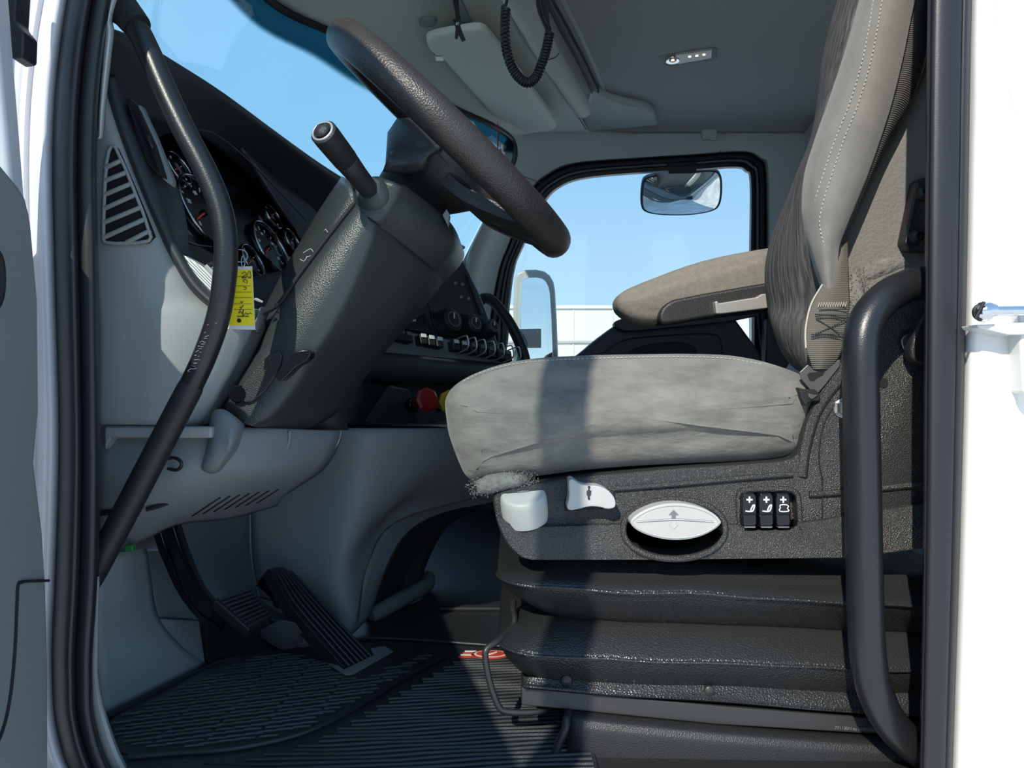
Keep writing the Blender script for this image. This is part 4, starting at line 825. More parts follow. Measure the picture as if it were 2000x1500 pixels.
# keys and tag on the ignition
kt = thing('key_tag', 'yellow key tag with handwriting hanging behind the front grab bar', 'tag', P(475, 580, .90))
prism('sleeve', [(455, 521), (492, 520), (494, 560), (498, 644), (444, 643), (450, 580)], .905, .9065, LABELP, kt, bevel=0)
prism('card', [(454, 527), (491.5, 526.5), (493, 560), (496.5, 635), (446, 635), (450, 580)], .9040, .9052, YEL, kt, bevel=0)
for y in (540, 558, 570, 581, 593, 604):
    prism('ruled_line', [(456, y), (489 + (y - 540) * .05, y), (489 + (y - 540) * .05, y + .7), (456, y + .7)], .9036, .904, INK, kt, bevel=0)
def ink(name, pts): tube(name, [P(x, y, .9034) for x, y in pts], .00042, INK, kt, n=5, steps=4)
for pts in (((472, 535), (478, 531), (481, 536), (474, 540)), ((482, 540), (487, 529), (491, 541)), ((479, 552), (475, 549), (477, 546), (483, 548), (482, 554)), ((476, 560), (481, 562), (480, 565), (476, 566)),
            ((470, 588), (472, 592), (475, 588)), ((468, 601), (472, 600), (476, 596)), ((474, 597), (466, 612)), ((467, 612), (471, 609), (473, 613), (476, 604), (474, 618), (480, 611), (484, 614), (488, 611), (492, 613))):
    ink('handwriting', pts)
text('small_print', 'dated  unit', P(472, 543.5, .9034), (1, 0, 0), (0, 0, 1), .0026, INK, kt)
text('small_print', 'serviced here', P(463, 619, .9034), (1, 0, 0), (0, 0, 1), .0026, INK, kt)
lathe('punched_hole', P(467, 626, .9036), (0, -1, 0), [(0, .0026), (.0002, .0026)], DARK, kt, n=16)
tube('wire_loop', [P(474, 523, .905), P(471, 512, .906), P(474, 500, .91), P(478, 514, .906), P(475, 523, .905)], .0006, STEEL, kt, n=6)
torus('key_ring', P(470, 500, .915), (.3, -1, .1), .008, .0009, STEEL, kt, n=24, m=6)
ky = thing('ignition_key', 'metal ignition key turned in the switch behind the grab bar', 'key', P(424, 545, .95))
prism('key_bow', [(410, 540), (420, 532), (432, 528), (446, 534), (440, 545), (424, 552)], .945, .949, STEEL, ky, bevel=.001)
prism('key_blade', [(398, 520), (404, 516), (424, 536), (418, 542)], .948, .952, STEEL, ky, bevel=.0005)
tag(prism('door_key', [(494, 584), (500, 581), (514, 588), (512, 592), (500, 588)], .955, .958, STEEL, bevel=.0005), 'small metal key poking out right of the yellow tag', 'key')
# ================================================================== DRIVER SEAT
seat = thing('driver_seat', 'grey suede air-ride driver seat on black bellows base', 'seat', (0.2, 1.15, 0.0))
cush = [(866, 800), (868, 778), (884, 754), (915, 733), (960, 716), (1010, 705), (1070, 698), (1140, 694), (1240, 690), (1340, 689), (1420, 692), (1470, 700), (1520, 712), (1562, 726), (1582, 745), (1590, 775), (1582, 810), (1570, 850), (1560, 886), (1530, 896), (1440, 903), (1330, 908), (1220, 914), (1120, 922), (1030, 934), (960, 944), (926, 944), (906, 930), (894, 905), (882, 868), (872, 832)]
def wob(p):
    n = noise.noise(Vector((p.x * 9, p.y * 5, p.z * 26))); m = noise.noise(Vector((p.x * 26 + 5, p.y * 12, p.z * 60)))
    return p + Vector((n * .0025, -n * .003 - m * .0008, n * .002))
pillow('cushion', cush, .915, 1.43, .045, SUEDE, seat, bulge=.012, rd=2, warp=wob, ref=.95)
edge = [(905, 741), (930, 728), (965, 716), (1010, 707), (1080, 700), (1160, 697), (1260, 694), (1360, 694), (1430, 698), (1490, 708)]
stitches('stitching', [P(x, y + 3, .9385) for x, y in edge], THREAD, seat, 70, .0011)
random.seed(11)
def fuzz(name, pts, rad, n, ln, mat, parent):
    ps = spline([Vector(p) for p in pts], 20); parts = []
    for k in range(n):
        p = random.choice(ps); d = Vector((random.gauss(0, 1), random.gauss(0, 1), random.gauss(0, 1))).normalized()
        if d.y > .3: d.y = -d.y
        q = p + d * rad * random.uniform(.75, 1.0) + Vector((random.uniform(-.01, .01), 0, random.uniform(-.004, .004))); e_ = (d + Vector((random.gauss(0, .5), random.gauss(0, .5), random.gauss(0, .5)))).normalized()
        s = d.cross(e_ + Vector((.01, .02, .03))).normalized() * .0007
        parts.append(([q - s, q + s, q + e_ * ln], [(0, 1, 2)]))
    o = join(name, parts, mat, parent, 0); o['kind'] = 'stuff'; return o
fl = [P(x, y, .925) for x, y in ((932, 953), (955, 946), (985, 940), (1015, 938), (1030, 939))]
tube('fleece_edge', fl, [.008, .012, .0115, .009, .005], FLEECE, seat, n=14)
fuzz('fleece_pile', fl, .0098, 3000, .0020, FLEECE, seat)
# backrest: side bolster, knit strip, striated front and the cloth covered shell behind
bp = [(-260, 1730, 1765, 1860, 1905), (-130, 1690, 1722, 1824, 1862), (0, 1641, 1681, 1785, 1817), (110, 1612, 1650, 1762, 1806), (200, 1601, 1620, 1740, 1776), (270, 1588, 1595, 1718, 1738), (340, 1560, 1574, 1693, 1704), (400, 1537, 1569, 1668, 1678), (440, 1521, 1573, 1651, 1660), (480, 1508, 1581, 1636, 1643), (520, 1501, 1592, 1632, 1642), (556, 1501, 1604, 1628, 1636), (600, 1506, 1612, 1630, 1636)]
def far(px, y, Yr, Y):
    v = P(px, y, Yr); return Vector((v.x, Y, v.z))
sheet('backrest_front', [[P(a + 22, y, 1.42), P(a + 5, y, 1.27), P(a, y, 1.12), P((a * .6 + b * .4), y, 1.035), P(b + 3, y, .985)] for y, a, b, d, e_ in bp] + [[P(a + 22, y, 1.42), P(a + 5, y, 1.25), P(a, y, 1.08), P((a + b) / 2, y, 1.01), P(b, y, .985)] for y, a, b in ((640, 1516, 1606), (690, 1535, 1594), (745, 1578, 1594))], STRIA, seat, nu=6, nv=5, th=.008)
sheet('side_bolster', [[P(b, y, .99), P(b * .82 + d * .18, y, .957), P(b * .5 + d * .5, y, .938), P(b * .2 + d * .8, y, .940), P(d, y, .955)] for y, a, b, d, e_ in bp], SUEDE2, seat, nu=6, nv=6, th=.006)
sheet('knit_strip', [[P(d - 1, y, .956), P((d + e_) / 2, y, .962), P(e_, y, .99), far(e_ + 2, y, .99, 1.03)] for y, a, b, d, e_ in bp], KNIT, seat, nu=5, nv=6, th=.005)
tube('bolster_piping', [P(b + 1, y, .984) for y, a, b, d, e_ in bp[2:]], .0028, SUEDE2, seat, n=8)
def lerpt(t, x):
    if x <= t[0][0]: return t[0][1]
    for (a, b), (c, d) in zip(t, t[1:]):
        if x <= c: return b + (d - b) * (x - a) / (c - a)
    return t[-1][1]
def bolY(x, y):
    b = lerpt([(q[0], q[2]) for q in bp], y); d = lerpt([(q[0], q[3]) for q in bp], y)
    return lerpt([(0, .99), (.18, .957), (.33, .945), (.5, .938), (.8, .940), (1, .955)], (x - b) / (d - b))
for off in (0, 17):
    sl2 = [(1714 + off, 0), (1694 + off, 110), (1668 + off, 200), (1640 + off, 270), (1616 + off, 340), (1600 + off, 390), (1592 + off, 430), (1598 + off, 470), (1616 + off * .8, 500)]
    stitches('stitching', [P(x - 8, y, bolY(x - 8, y) - .0042) for x, y in sl2], THREAD, seat, 62, .0013, duty=.55)
prism('back_shell', [(1612, 700), (1624, 560), (1640, 470), (1664, 410), (1700, 330), (1744, 262), (1800, 150), (1850, 0), (1880, -240), (2080, -240), (2000, 200), (1940, 600), (1900, 700)], 1.005, 1.10, CARP, seat, bevel=.02)
fe = [P(x, y, 1.02) for x, y in ((1662, 548), (1690, 535), (1725, 522), (1765, 512), (1815, 505))]
tube('fleece_hem', fe, [.014, .019, .019, .016, .014], FLEECE, seat, n=14)
fuzz('fleece_pile', fe, .0175, 3000, .0035, FLEECE, seat)
tube('fleece_fold', [P(1664, 545, 1.0), P(1668, 590, .985), P(1672, 640, .975)], [.012, .015, .010], FLEECE, seat, n=12)
fuzz('fleece_pile', [P(1664, 545, 1.0), P(1668, 590, .985), P(1672, 640, .975)], .015, 1200, .0035, FLEECE, seat)
tube('fleece_fold', [P(1668, 560, 1.0), P(1690, 590, 1.0), P(1720, 575, 1.0), P(1760, 545, 1.0)], [.012, .02, .018, .01], FLEECE, seat, n=12)
pv = prism('recliner_bracket', [(1767, 474), (1772, 450), (1792, 352), (1800, 346), (1830, 346), (1830, 490), (1776, 488)], .985, 1.02, BLK, seat, bevel=.003)
for x, y in ((1789, 463), (1801, 378)):
    lathe('bolt', P(x, y, .985), (0, -1, 0), [(-.002, .0105), (.004, .0100), (.008, .007), (.009, .004), (.006, .0035), (.006, .0005)], BLK, pv, n=18)
# folding armrest on the passenger side
arm = [(1520, 480), (1450, 491), (1385, 505), (1330, 522), (1281, 541), (1240, 557), (1214, 570), (1204, 584), (1205, 598), (1212, 610), (1233, 625), (1262, 631), (1296, 632), (1400, 617), (1520, 600)]
pillow('armrest_pad', arm, 1.36, 1.45, .022, ARMF, seat, bulge=.006, rd=1, ref=1.37)
prism('armrest_shell', [(1287, 616), (1294, 600), (1306, 590), (1320, 583), (1500, 551), (1530, 548), (1530, 604), (1400, 617), (1300, 634), (1290, 630)], 1.340, 1.40, BLK, seat, bevel=.006, rd=1)
prism('armrest_lever', [(1396, 589), (1402, 587), (1404, 592), (1478, 580), (1488, 574), (1500, 573), (1500, 602), (1410, 613), (1399, 613)], 1.325, 1.345, ALU, seat, bevel=.004)
# textured side shell
sh = prism('side_shell', [(964, 992), (962, 972), (975, 962), (1040, 946), (1110, 934), (1220, 924), (1320, 915), (1440, 908), (1555, 899), (1562, 880), (1572, 840), (1586, 800), (1602, 768), (1630, 730), (1655, 690), (1674, 650), (1700, 606), (1750, 575), (1830, 560), (1880, 560), (1880, 1090), (1040, 1097), (1012, 1090), (988, 1064), (972, 1030)], .915, 1.10, SHELL, seat, bevel=.012, rd=1, seg=4)
prism('seat_pan', [(985, 965), (1500, 935), (1500, 1080), (1030, 1080)], 1.05, 1.42, SHELL, seat, bevel=.01)
lw = prism('lower_rail', [(966, 1000), (975, 1010), (995, 1024), (1040, 1030), (1120, 1027), (1220, 1024), (1400, 1022), (1440, 1026), (1580, 1022), (1680, 1003), (1880, 974), (1880, 1088), (1046, 1096), (1016, 1088), (992, 1062), (976, 1032)], .905, 1.0, SHELL, seat, bevel=.006, rd=1, seg=3)
ovo = [(1213 + 104 + 104 * math.cos(t), 1034 + 58 * math.sin(t)) for t in [2 * math.pi * k / 40 for k in range(40)]]
def ell(cx, cy, rx, ry, n=40, p=1.0):
    o = []
    for k in range(n):
        t = 2 * math.pi * k / n; c, s = math.cos(t), math.sin(t)
        o.append((cx + rx * math.copysign(abs(c) ** p, c), cy + ry * math.copysign(abs(s) ** p, s)))
    return o
def cutter(px, Yr, Y0, Y1):
    q = [P(x, y, Yr) for x, y in px]
    return solid2('cutter', [Vector((p.x, Y0, p.z)) for p in q], [Vector((p.x, Y1, p.z)) for p in q], DARK)
cutters = lambda: [cutter(ell(1317, 1034, 96, 54), .907, .86, .955), cutter([(1444, 962), (1556, 960), (1561, 1034), (1450, 1036)], .912, .86, .93)]
cut(sh, cutters()); cut(lw, cutters())
pr_ = [P(x, y, .906) for x, y in ell(1317, 1034, 100, 58, 40, .95)]
tube('recess_rim', pr_ + [pr_[0]], .004, SHELL, seat, n=12, steps=2, lin=True)
pr_ = [P(x, y, .913) for x, y in rnd([Vector(p) for p in ((1440, 957), (1558, 955), (1564, 1038), (1446, 1041))], 3, .13)]
tube('switch_rim', pr_ + [pr_[0]], .0035, SHELL, seat, n=10, steps=2, lin=True)
tube('shell_ridge', [P(x, y, .9135) for x, y in ((1200, 955), (1330, 945), (1450, 934), (1548, 926))], .0035, SHELL, seat, n=10)
tube('shell_crease', [P(x, y, .9135) for x, y in ((1604, 1096), (1606, 990), (1606, 940), (1600, 900), (1602, 860), (1612, 820), (1640, 775))], .0009, DARK, seat, n=6)
tube('shell_arch', [P(x, y, .918) for x, y in ((1566, 930), (1570, 890), (1580, 845), (1594, 805), (1616, 770), (1646, 735))], .007, SHELL, seat, n=12)
tube('shell_ridge', [P(x, y, .914) for x, y in ((1580, 966), (1640, 962), (1720, 954), (1800, 946))], .004, SHELL, seat, n=10)
# height lens handle
le = [(1229, 1020), (1240, 1007), (1262, 994), (1290, 985), (1318, 982), (1348, 985), (1376, 993), (1398, 1005), (1409, 1018), (1409, 1023), (1398, 1034), (1376, 1046), (1348, 1054), (1318, 1056), (1290, 1053), (1262, 1045), (1240, 1034)]
hl = prism('height_handle', le, .882, .94, KNOB, seat, bevel=.004, seg=4, rd=2)
lr = [P(1318 + (x - 1318) * .93, 1019 + (y - 1019) * .86, .8816) for x, y in le]
tube('rim_line', spline(lr, 4, closed=True) + [lr[0]], .0007, GPRINTL, hl, n=6, steps=1, lin=True)
prism('handle_bevel', [(1244, 1018), (1262, 1003), (1290, 993), (1318, 990), (1350, 993), (1376, 1003), (1394, 1018), (1318, 1013)], .8812, .884, KNOB, hl, bevel=.0006)
tube('handle_line', [P(1244, 1019, .8812), P(1318, 1015, .8806), P(1394, 1019, .8812)], .0007, GPRINTL, hl, n=6)
prism('up_arrow', [(1316, 996), (1326, 1006), (1320, 1006), (1320, 1014), (1312, 1014), (1312, 1006), (1306, 1006)], .8806, .8815, GPRINT, hl, bevel=0)
prism('down_arrow', [(1312, 1019), (1320, 1019), (1320, 1025), (1325, 1025), (1316, 1033), (1307, 1025), (1312, 1025)], .8812, .8820, GPRINTL, hl, bevel=0)
# three rocker buttons
icons = [[(1463, 1000), (1478, 998), (1480, 985), (1477, 984), (1475, 996), (1463, 998)], [(1496, 1000), (1511, 998), (1513, 985), (1509, 984), (1507, 996), (1496, 998)], None]
for i, x in enumerate((1449, 1482, 1515)):
    b = prism('rocker_button', [(x, 972), (x + 4, 964), (x + 25, 963), (x + 29, 971), (x + 30, 1024), (x + 26, 1029), (x + 5, 1029), (x + 1, 1025)], .901, .925, GLOSS, seat, bevel=.0035)
    prism('button_foot', [(x + 1, 1005), (x + 29, 1004), (x + 30, 1023), (x + 26, 1028), (x + 5, 1028), (x + 2, 1024)], .8975, .915, GLOSS, b, bevel=.003)
    prism('button_edge', [(x + 3, 1028), (x + 28, 1028), (x + 26, 1031), (x + 6, 1031)], .903, .915, ALU, b, bevel=.0005)
    cx = x + 15
    prism('plus_sign', [(cx - 1.5, 970), (cx + 1.5, 970), (cx + 1.5, 974.5), (cx + 6, 974.5), (cx + 6, 977.5), (cx + 1.5, 977.5), (cx + 1.5, 982), (cx - 1.5, 982), (cx - 1.5, 977.5), (cx - 6, 977.5), (cx - 6, 974.5), (cx - 1.5, 974.5)], .9002, .9012, WHITE, b, bevel=0)
    if icons[i]:
        dx = x - (1449, 1482)[i]
        tube('seat_icon', [P(x + 7, 998, .9006), P(x + 16, 999, .9006), P(x + 22, 997, .9006), P(x + 25, 986, .9006)], .0009, WHITE, b, n=6, steps=3)
        tube('seat_icon', [P(x + 17, 997, .9006), P(x + 21, 988, .9006), P(x + 25, 986, .9006)], .0009, WHITE, b, n=6, steps=3)
    else:
        q = [P(a, c, .9006) for a, c in ((x + 8, 988), (x + 11, 986), (x + 21, 986), (x + 25, 989), (x + 23, 993), (x + 26, 997), (x + 22, 999), (x + 10, 999), (x + 7, 996), (x + 9, 992))]
        tube('seat_icon', q + [q[0]], .0007, WHITE, b, n=6, steps=3)
# front knob and weight lever
kc0 = P(1025, 998, .926); kax = Vector((-.10, -.42, .88)).normalized()
kn = lathe('round_knob', kc0, kax, [(-.008, .0305), (.0, .0305), (.019, .0290), (.0245, .0278), (.0268, .026), (.0275, .023), (.0275, .001)], KNOB, seat, n=48)
for k in (-1, 0, 1):
    tube('knob_mark', [kc0 + kax * .0277 + Vector((k * .003 - .003, 0, .0)), kc0 + kax * .0277 + Vector((k * .003 + .004, 0, .002))], .0006, GPRINT, kn, n=5, lin=True)
prism('lever_slot', [(1103, 975), (1200, 958), (1204, 992), (1104, 999)], .9115, .93, DARK, seat, bevel=.002)
wl = prism('weight_lever', [(1110, 940), (1114, 936), (1120, 936), (1130, 944), (1145, 949), (1165, 948), (1185, 955), (1198, 968), (1203, 980), (1202, 992), (1186, 995), (1172, 990), (1150, 989), (1132, 994), (1112, 998), (1106, 990), (1112, 970)], .890, .925, KNOB, seat, bevel=.005, rd=1, seg=4)
prism('person_icon', [(1149, 953), (1152, 953), (1152, 957), (1155, 959), (1154, 968), (1152, 969), (1152, 973), (1148, 973), (1148, 969), (1146, 967), (1146, 959), (1149, 957)], .8892, .8902, INK, wl, bevel=0)
lathe('icon_dot', P(1150.5, 951, .8902), (0, -1, 0), [(0, .0016), (.001, .0016)], INK, wl, n=12)
lathe('icon_dot', P(1150.5, 974, .8902), (0, -1, 0), [(0, .0014), (.001, .0014)], INK, wl, n=12)
# belt anchor bolt, latch cut-out
bo = lathe('anchor_bolt', P(1647, 796, .915), (0, -1, 0), [(0, .0135), (.003, .0135), (.004, .0105), (.010, .0100), (.011, .006)], STEEL, seat, n=6, smooth=20)
lathe('anchor_washer', P(1645, 797, .916), (0, -1, 0), [(0, .0125), (.003, .0122)], STEEL, bo, n=24)
lathe('shell_hole', P(1725, 748, .9145), (0, -1, 0), [(0, .006), (.0005, .006)], DARK, seat, n=20)
prism('shell_opening', [(1752, 664), (1762, 648), (1790, 632), (1840, 620), (1840, 730), (1780, 712), (1762, 694)], .9138, .918, DARK, seat, bevel=.0, rd=1)
prism('hinge_plate', [(1758, 668), (1768, 654), (1800, 646), (1800, 718), (1778, 704)], .910, .9136, STEEL, seat, bevel=.001, rd=1)
prism('hinge_arm', [(1776, 690), (1790, 640), (1812, 610), (1850, 600), (1850, 720), (1790, 712)], .890, .909, BLK, seat, bevel=.004, rd=1)
# bellows
def bell(name, prof_, xl, xr, yn, yf, slope, parent, mat=VINYL):
    rings = []
    for z, o in prof_:
        pts = rnd([Vector((xl - o, yn - o, 0)), Vector((xr, yn - o, 0)), Vector((xr, yf + o, 0)), Vector((xl - o, yf + o, 0))], 0)
        a, b, c, d = pts; r = .05; poly = []
        for k in range(7):
            t = math.pi / 2 * k / 6
            poly.append(Vector((a.x + r * (1 - math.sin(t)), a.y + r * (1 - math.cos(t)), 0)))
        poly = poly[::-1]
        for k in range(1, 25): poly.append(poly[6].lerp(b, k / 25))
        poly += [b, c, d + Vector((.04, 0, 0)), d + Vector((0, -.04, 0))]
        q = []
        for p in poly:
            w_ = noise.noise(Vector((p.x * 11, p.y * 7, z * 9))) * .003
            q.append(Vector((p.x, p.y + w_, z + slope * (p.x + .02) + w_ * .8)))
        rings.append(q)
    return loft(name, rings, mat, parent, smooth=70), rings
yn = .935; xl = .012
def zz(py, Y): return ZC - (py - 750) / F * Y
p1 = [(zz(1085, .95), -.012), (zz(1100, .945), -.004), (zz(1120, .92), .014), (zz(1136, .905), .028), (zz(1143, .902), .031), (zz(1150, .905), .028), (zz(1170, .92), .016), (zz(1196, .94), -.010), (zz(1206, .95), -.020)]
be, rg1 = bell('bellows_fold', p1, xl, .60, yn, 1.42, -.050, seat)
p2 = [(zz(1198, .95), -.022), (zz(1212, .945), -.008), (zz(1240, .925), .008), (zz(1272, .905), .026), (zz(1282, .900), .030), (zz(1290, .902), .028), (zz(1312, .91), .020), (zz(1328, .925), .008), (zz(1336, .94), -.004)]
be2, rg2 = bell('bellows_fold', p2, xl, .60, yn, 1.42, -.040, seat)
for rg_ in (rg1[4], rg2[4]):
    tube('piping', [p + Vector((0, -.0008, 0)) for p in rg_[:32]], .0022, VINYL, seat, n=8, steps=1)
p3 = [(zz(1322, .94), -.014), (zz(1332, .94), -.008), (zz(1346, .94), -.004), (zz(1352, .94), -.008)]
sk = sheet('skirt', [[P(1022, 1322, .93), P(1200, 1328, .93), P(1400, 1334, .93), P(1600, 1342, .93), P(1820, 1346, .93)], [P(1022, 1336, .925), P(1200, 1346, .922), P(1400, 1358, .920), P(1600, 1366, .920), P(1820, 1372, .92)], [P(1022, 1343, .922), P(1110, 1350, .920), P(1260, 1364, .918), P(1330, 1372, .916), P(1390, 1366, .914), P(1470, 1376, .914), P(1640, 1390, .914), P(1820, 1402, .914)][:5] if False else [P(1022, 1342, .920), P(1200, 1359, .917), P(1400, 1370, .914), P(1600, 1388, .914), P(1820, 1402, .914)]], VINYL, seat, nu=8, nv=6, th=.004)
stitches('hem_stitching', [P(x, y, .9105) for x, y in ((1060, 1342), (1200, 1354), (1400, 1365), (1600, 1382), (1780, 1394))], VINYL, seat, 110, .0018)
for x, y, m_ in ((1106, 1328, BLK), (1385, 1349, DSTEEL)):
    lathe('skirt_stud', P(x, y, .921), (0, -1, 0), [(0, .007), (.003, .0065), (.005, .003)], m_, seat, n=18)
plate('slide_rail', [P(1018, 1342, .93), P(1018, 1378, .925), P(1400, 1416, .917), P(1800, 1440, .912), P(1800, 1410, .916), P(1400, 1378, .92)], (0, .05, 0), DSTEEL, seat, bevel=.002)
text('rail_stamp', '771130N to 102011SZ', P(1630, 1424, .9135), (1, 0, -.06), (0.03, 0, 1), .0055, GPRINT, seat)
ped = thing('seat_pedestal', 'black steel seat pedestal at the door sill', 'pedestal', P(1450, 1480, .88))
sheet('pedestal_cover', [[P(x, y0 + dy, Y0 + dY) for x, y0, Y0 in ((1108, 1386, .908), (1300, 1406, .903), (1500, 1424, .898), (1850, 1448, .893))] for dy, dY in ((-2, .06), (2, .026), (8, .010), (16, .002), (26, -.002), (50, -.005), (180, -.012))], BLK, ped, nu=5, nv=5, th=.006)
tube('cover_edge', [P(1114, 1390, .93), P(1107, 1402, .905), P(1104, 1424, .897), P(1088, 1462, .895), (P(1080, 1500, .894))], .005, BLK, ped, n=10)
box('pedestal_box', (.33, 1.19, .0), (.52, .44, .10), BLK, ped, bevel=.01)
tag(tube('slide_bar', [P(1003, 1175, 1.01), P(1002, 1190, .995), P(1005, 1208, .98), P(1000, 1225, .97), P(975, 1250, .945), P(952, 1266, .935), P(948, 1285, .932), P(956, 1330, .93), P(972, 1376, .928), P(986, 1389, .928), P(1020, 1392, .93), P(1055, 1389, .935), P(1080, 1380, .95)], .0042, DSTEEL, n=12, steps=8), 'thin bent steel slide bar looping below the seat front', 'bar')

# ---- seat belt
sbelt = thing('seat_belt', 'grey-brown webbing lap belt with steel tongue beside the seat', 'seat belt', P(1615, 640, .9))
bl = [(455, 1640, 1654, .985), (490, 1634, 1655, .965), (525, 1622, 1656, .948), (556, 1606, 1657, .938), (590, 1586, 1659, .930), (620, 1577, 1655, .924), (650, 1573, 1650, .918), (680, 1574, 1645, .914), (703, 1582, 1634, .912), (722, 1588, 1618, .914)]
sheet('webbing', [[P(l, y, Y + .004), P(l * .75 + r * .25, y, Y), P((l + r) / 2, y, Y - .002), P(l * .25 + r * .75, y, Y), P(r, y, Y + .004)] for y, l, r, Y in bl], WEB, sbelt, nu=4, nv=6, th=.0025)
tube('frayed_edge', [P(l, y, Y + .001) for y, l, r, Y in bl[3:8]], .0012, THREAD, sbelt, n=6)
zz_ = []
def bs(pts, n): stitches('belt_stitching', [P(x, y, lerpt([(q[0], q[3]) for q in bl], y) - .0042) for x, y in pts], THREADD, sbelt, n, .0016, duty=.7)
bs([(1600, 605), (1655, 604)], 14); bs([(1592, 614), (1654, 616)], 16); bs([(1594, 621), (1654, 621)], 16)
bs([(1594, 622), (1622, 640), (1648, 655)], 15); bs([(1654, 622), (1622, 640), (1586, 655)], 15); bs([(1584, 653), (1648, 652)], 16); bs([(1584, 658), (1646, 658)], 16)
zg = []
for k in range(24):
    x = 1598 + k * 2.4; zg += [P(x, 590 if k % 2 else 600, .9245)]
tube('belt_stitching', zg, .0006, THREAD, sbelt, n=5, steps=2, lin=True)
tg = prism('tongue', [(1562, 727), (1578, 712), (1584, 716), (1590, 724), (1612, 722), (1634, 704), (1642, 702), (1640, 716), (1612, 752), (1598, 768), (1586, 766), (1566, 740)], .915, .9185, BELTM, sbelt, bevel=.001)
prism('tongue_slot', [(1577, 732), (1581, 728), (1612, 725), (1606, 734), (1596, 738), (1590, 744), (1582, 744)], .9142, .9155, DARK, tg, bevel=0)
prism('buckle', [(1560, 756), (1570, 760), (1592, 760), (1604, 772), (1602, 784), (1584, 784), (1574, 794), (1564, 776)], .908, .925, RUB, sbelt, bevel=.002)
prism('buckle_catch', [(1578, 768), (1588, 770), (1598, 772), (1586, 780), (1580, 776)], .906, .909, BELTM, sbelt, bevel=.0005)

# ================================================================== PEDALS AND MATS
br = thing('brake_pedal', 'hanging brake pedal with glossy black arm and ribbed pad', 'pedal', P(440, 1190, 1.12))
arm_ = [(326, 1030, 1.17), (336, 1062, 1.17), (350, 1098, 1.165), (366, 1135, 1.155), (386, 1168, 1.14), (412, 1196, 1.125), (440, 1212, 1.12)]
band('arm', [P(*p) for p in arm_], [.040, .040, .038, .036, .034, .034, .034], .014, GLOSS, br, normals=[(.93, 0, .35), (.93, 0, .35), (.92, 0, .38), (.88, 0, .46), (.8, 0, .6), (.65, 0, .75), (.6, 0, .8)], steps=6)
for o_ in (-13, 10):
    tube('arm_flange', [P(x + o_ * 1.15, y - o_ * (.25 if i < 3 else .8), Y - .009) for i, (x, y, Y) in enumerate(arm_)], .0022, GLOSS, br, n=8)
pa, pb, pc, pd = P(418, 1168, 1.09), P(488, 1146, 1.19), P(533, 1206, 1.18), P(488, 1230, 1.08)
pdl = plate('pad', [pa, pb, pc, pd], Vector((-.008, .004, -.016)), RUB, br, bevel=.004, seg=3)
nn = (pb - pa).cross(pd - pa).normalized()
if nn.z < 0: nn = -nn
for k in range(9):
    t = .08 + .84 * k / 8
    a_, b_ = pa.lerp(pd, t), pb.lerp(pc, t)
    v, f = dash_vf(a_.lerp(b_, .06) + nn * .0002, a_.lerp(b_, .94) + nn * .0002, .0032, nn); mk('rib', v, f, RIB, pdl, 0)
ac = thing('accelerator_pedal', 'long floor-hinged black accelerator pedal with lengthwise ribs', 'pedal', P(690, 1300, 1.17))
ne = [P(512, 1132, 1.23), P(530, 1118, 1.235), P(566, 1180, 1.20), P(620, 1245, 1.18), P(673, 1306, 1.165)]
fe_ = [P(536, 1112, 1.30), P(560, 1112, 1.31), P(612, 1162, 1.27), P(676, 1230, 1.235), P(728, 1284, 1.215)]
ne[1] = P(528, 1113, 1.235); ne[0] = P(510, 1134, 1.245); fe_[0] = P(538, 1108, 1.31)
NS = spline(ne, 5); FS = spline(fe_, 5)
rg = []
for a_, b_ in zip(NS, FS):
    dn = Vector((-.014, .006, -.016)); rg.append([a_, a_.lerp(b_, .5) + Vector((.002, 0, .002)), b_, b_ + dn, a_ + dn])
acp = loft('pad', rg, RUB, ac, bevel=.003)
for k in range(6):
    t = .10 + .16 * k
    q = [a_.lerp(b_, t) + Vector((.002 + .002 * math.sin(math.pi * t), -.001, .003)) for a_, b_ in list(zip(NS, FS))[6:]]
    tube('rib', q, .0022, RUB, acp, n=6, steps=1)
plate('heel_bracket', [PZ(x, y, .004) for x, y in ((628, 1292), (674, 1322), (690, 1320), (768, 1276), (752, 1266), (724, 1270), (730, 1284), (672, 1312), (650, 1296))], (0, 0, .004), GREYD, ac, bevel=.001)
tube('pivot_arm', [P(515, 1135, 1.26), P(540, 1160, 1.27), P(548, 1178, 1.28)], .012, GLOSS, ac, n=10)
lathe('pivot_bolt', P(543, 1176, 1.225), (0, -1, 0), [(0, .008), (.006, .007), (.008, .003)], GLOSS, ac, n=12)
plate('pedal_shroud', [P(*p) for p in ((398, 1216, 1.22), (470, 1222, 1.30), (530, 1240, 1.32), (545, 1270, 1.26), (420, 1310, 1.2), (398, 1290, 1.2))], (-.02, .05, 0), RUB, ac, bevel=.006)
# moulded mat with short curved ribs
mt = thing('moulded_floor_mat', 'black rubber footwell mat with rows of short curved ribs', 'floor mat', PZ(500, 1380, 0))
mo = [PZ(x, y, .006) for x, y in ((205, 1404), (300, 1356), (400, 1306), (470, 1280), (545, 1264), (640, 1262), (720, 1250), (830, 1262), (880, 1278), (850, 1294), (760, 1340), (690, 1382), (620, 1420), (540, 1446), (440, 1464), (330, 1470), (240, 1478), (222, 1446))]
plate('mat', mo, (0, 0, -.006), MATR, mt, bevel=.002, rd=1)
tube('raised_rim', [PZ(x, y, .006) for x, y in ((868, 1284), (800, 1320), (720, 1368), (640, 1412), (560, 1442), (450, 1464), (340, 1472), (250, 1480))], .004, MATR, mt, n=8)
tube('raised_rim', [PZ(x, y, .006) for x, y in ((206, 1402), (300, 1356), (400, 1306), (468, 1282))], .004, MATR, mt, n=8)
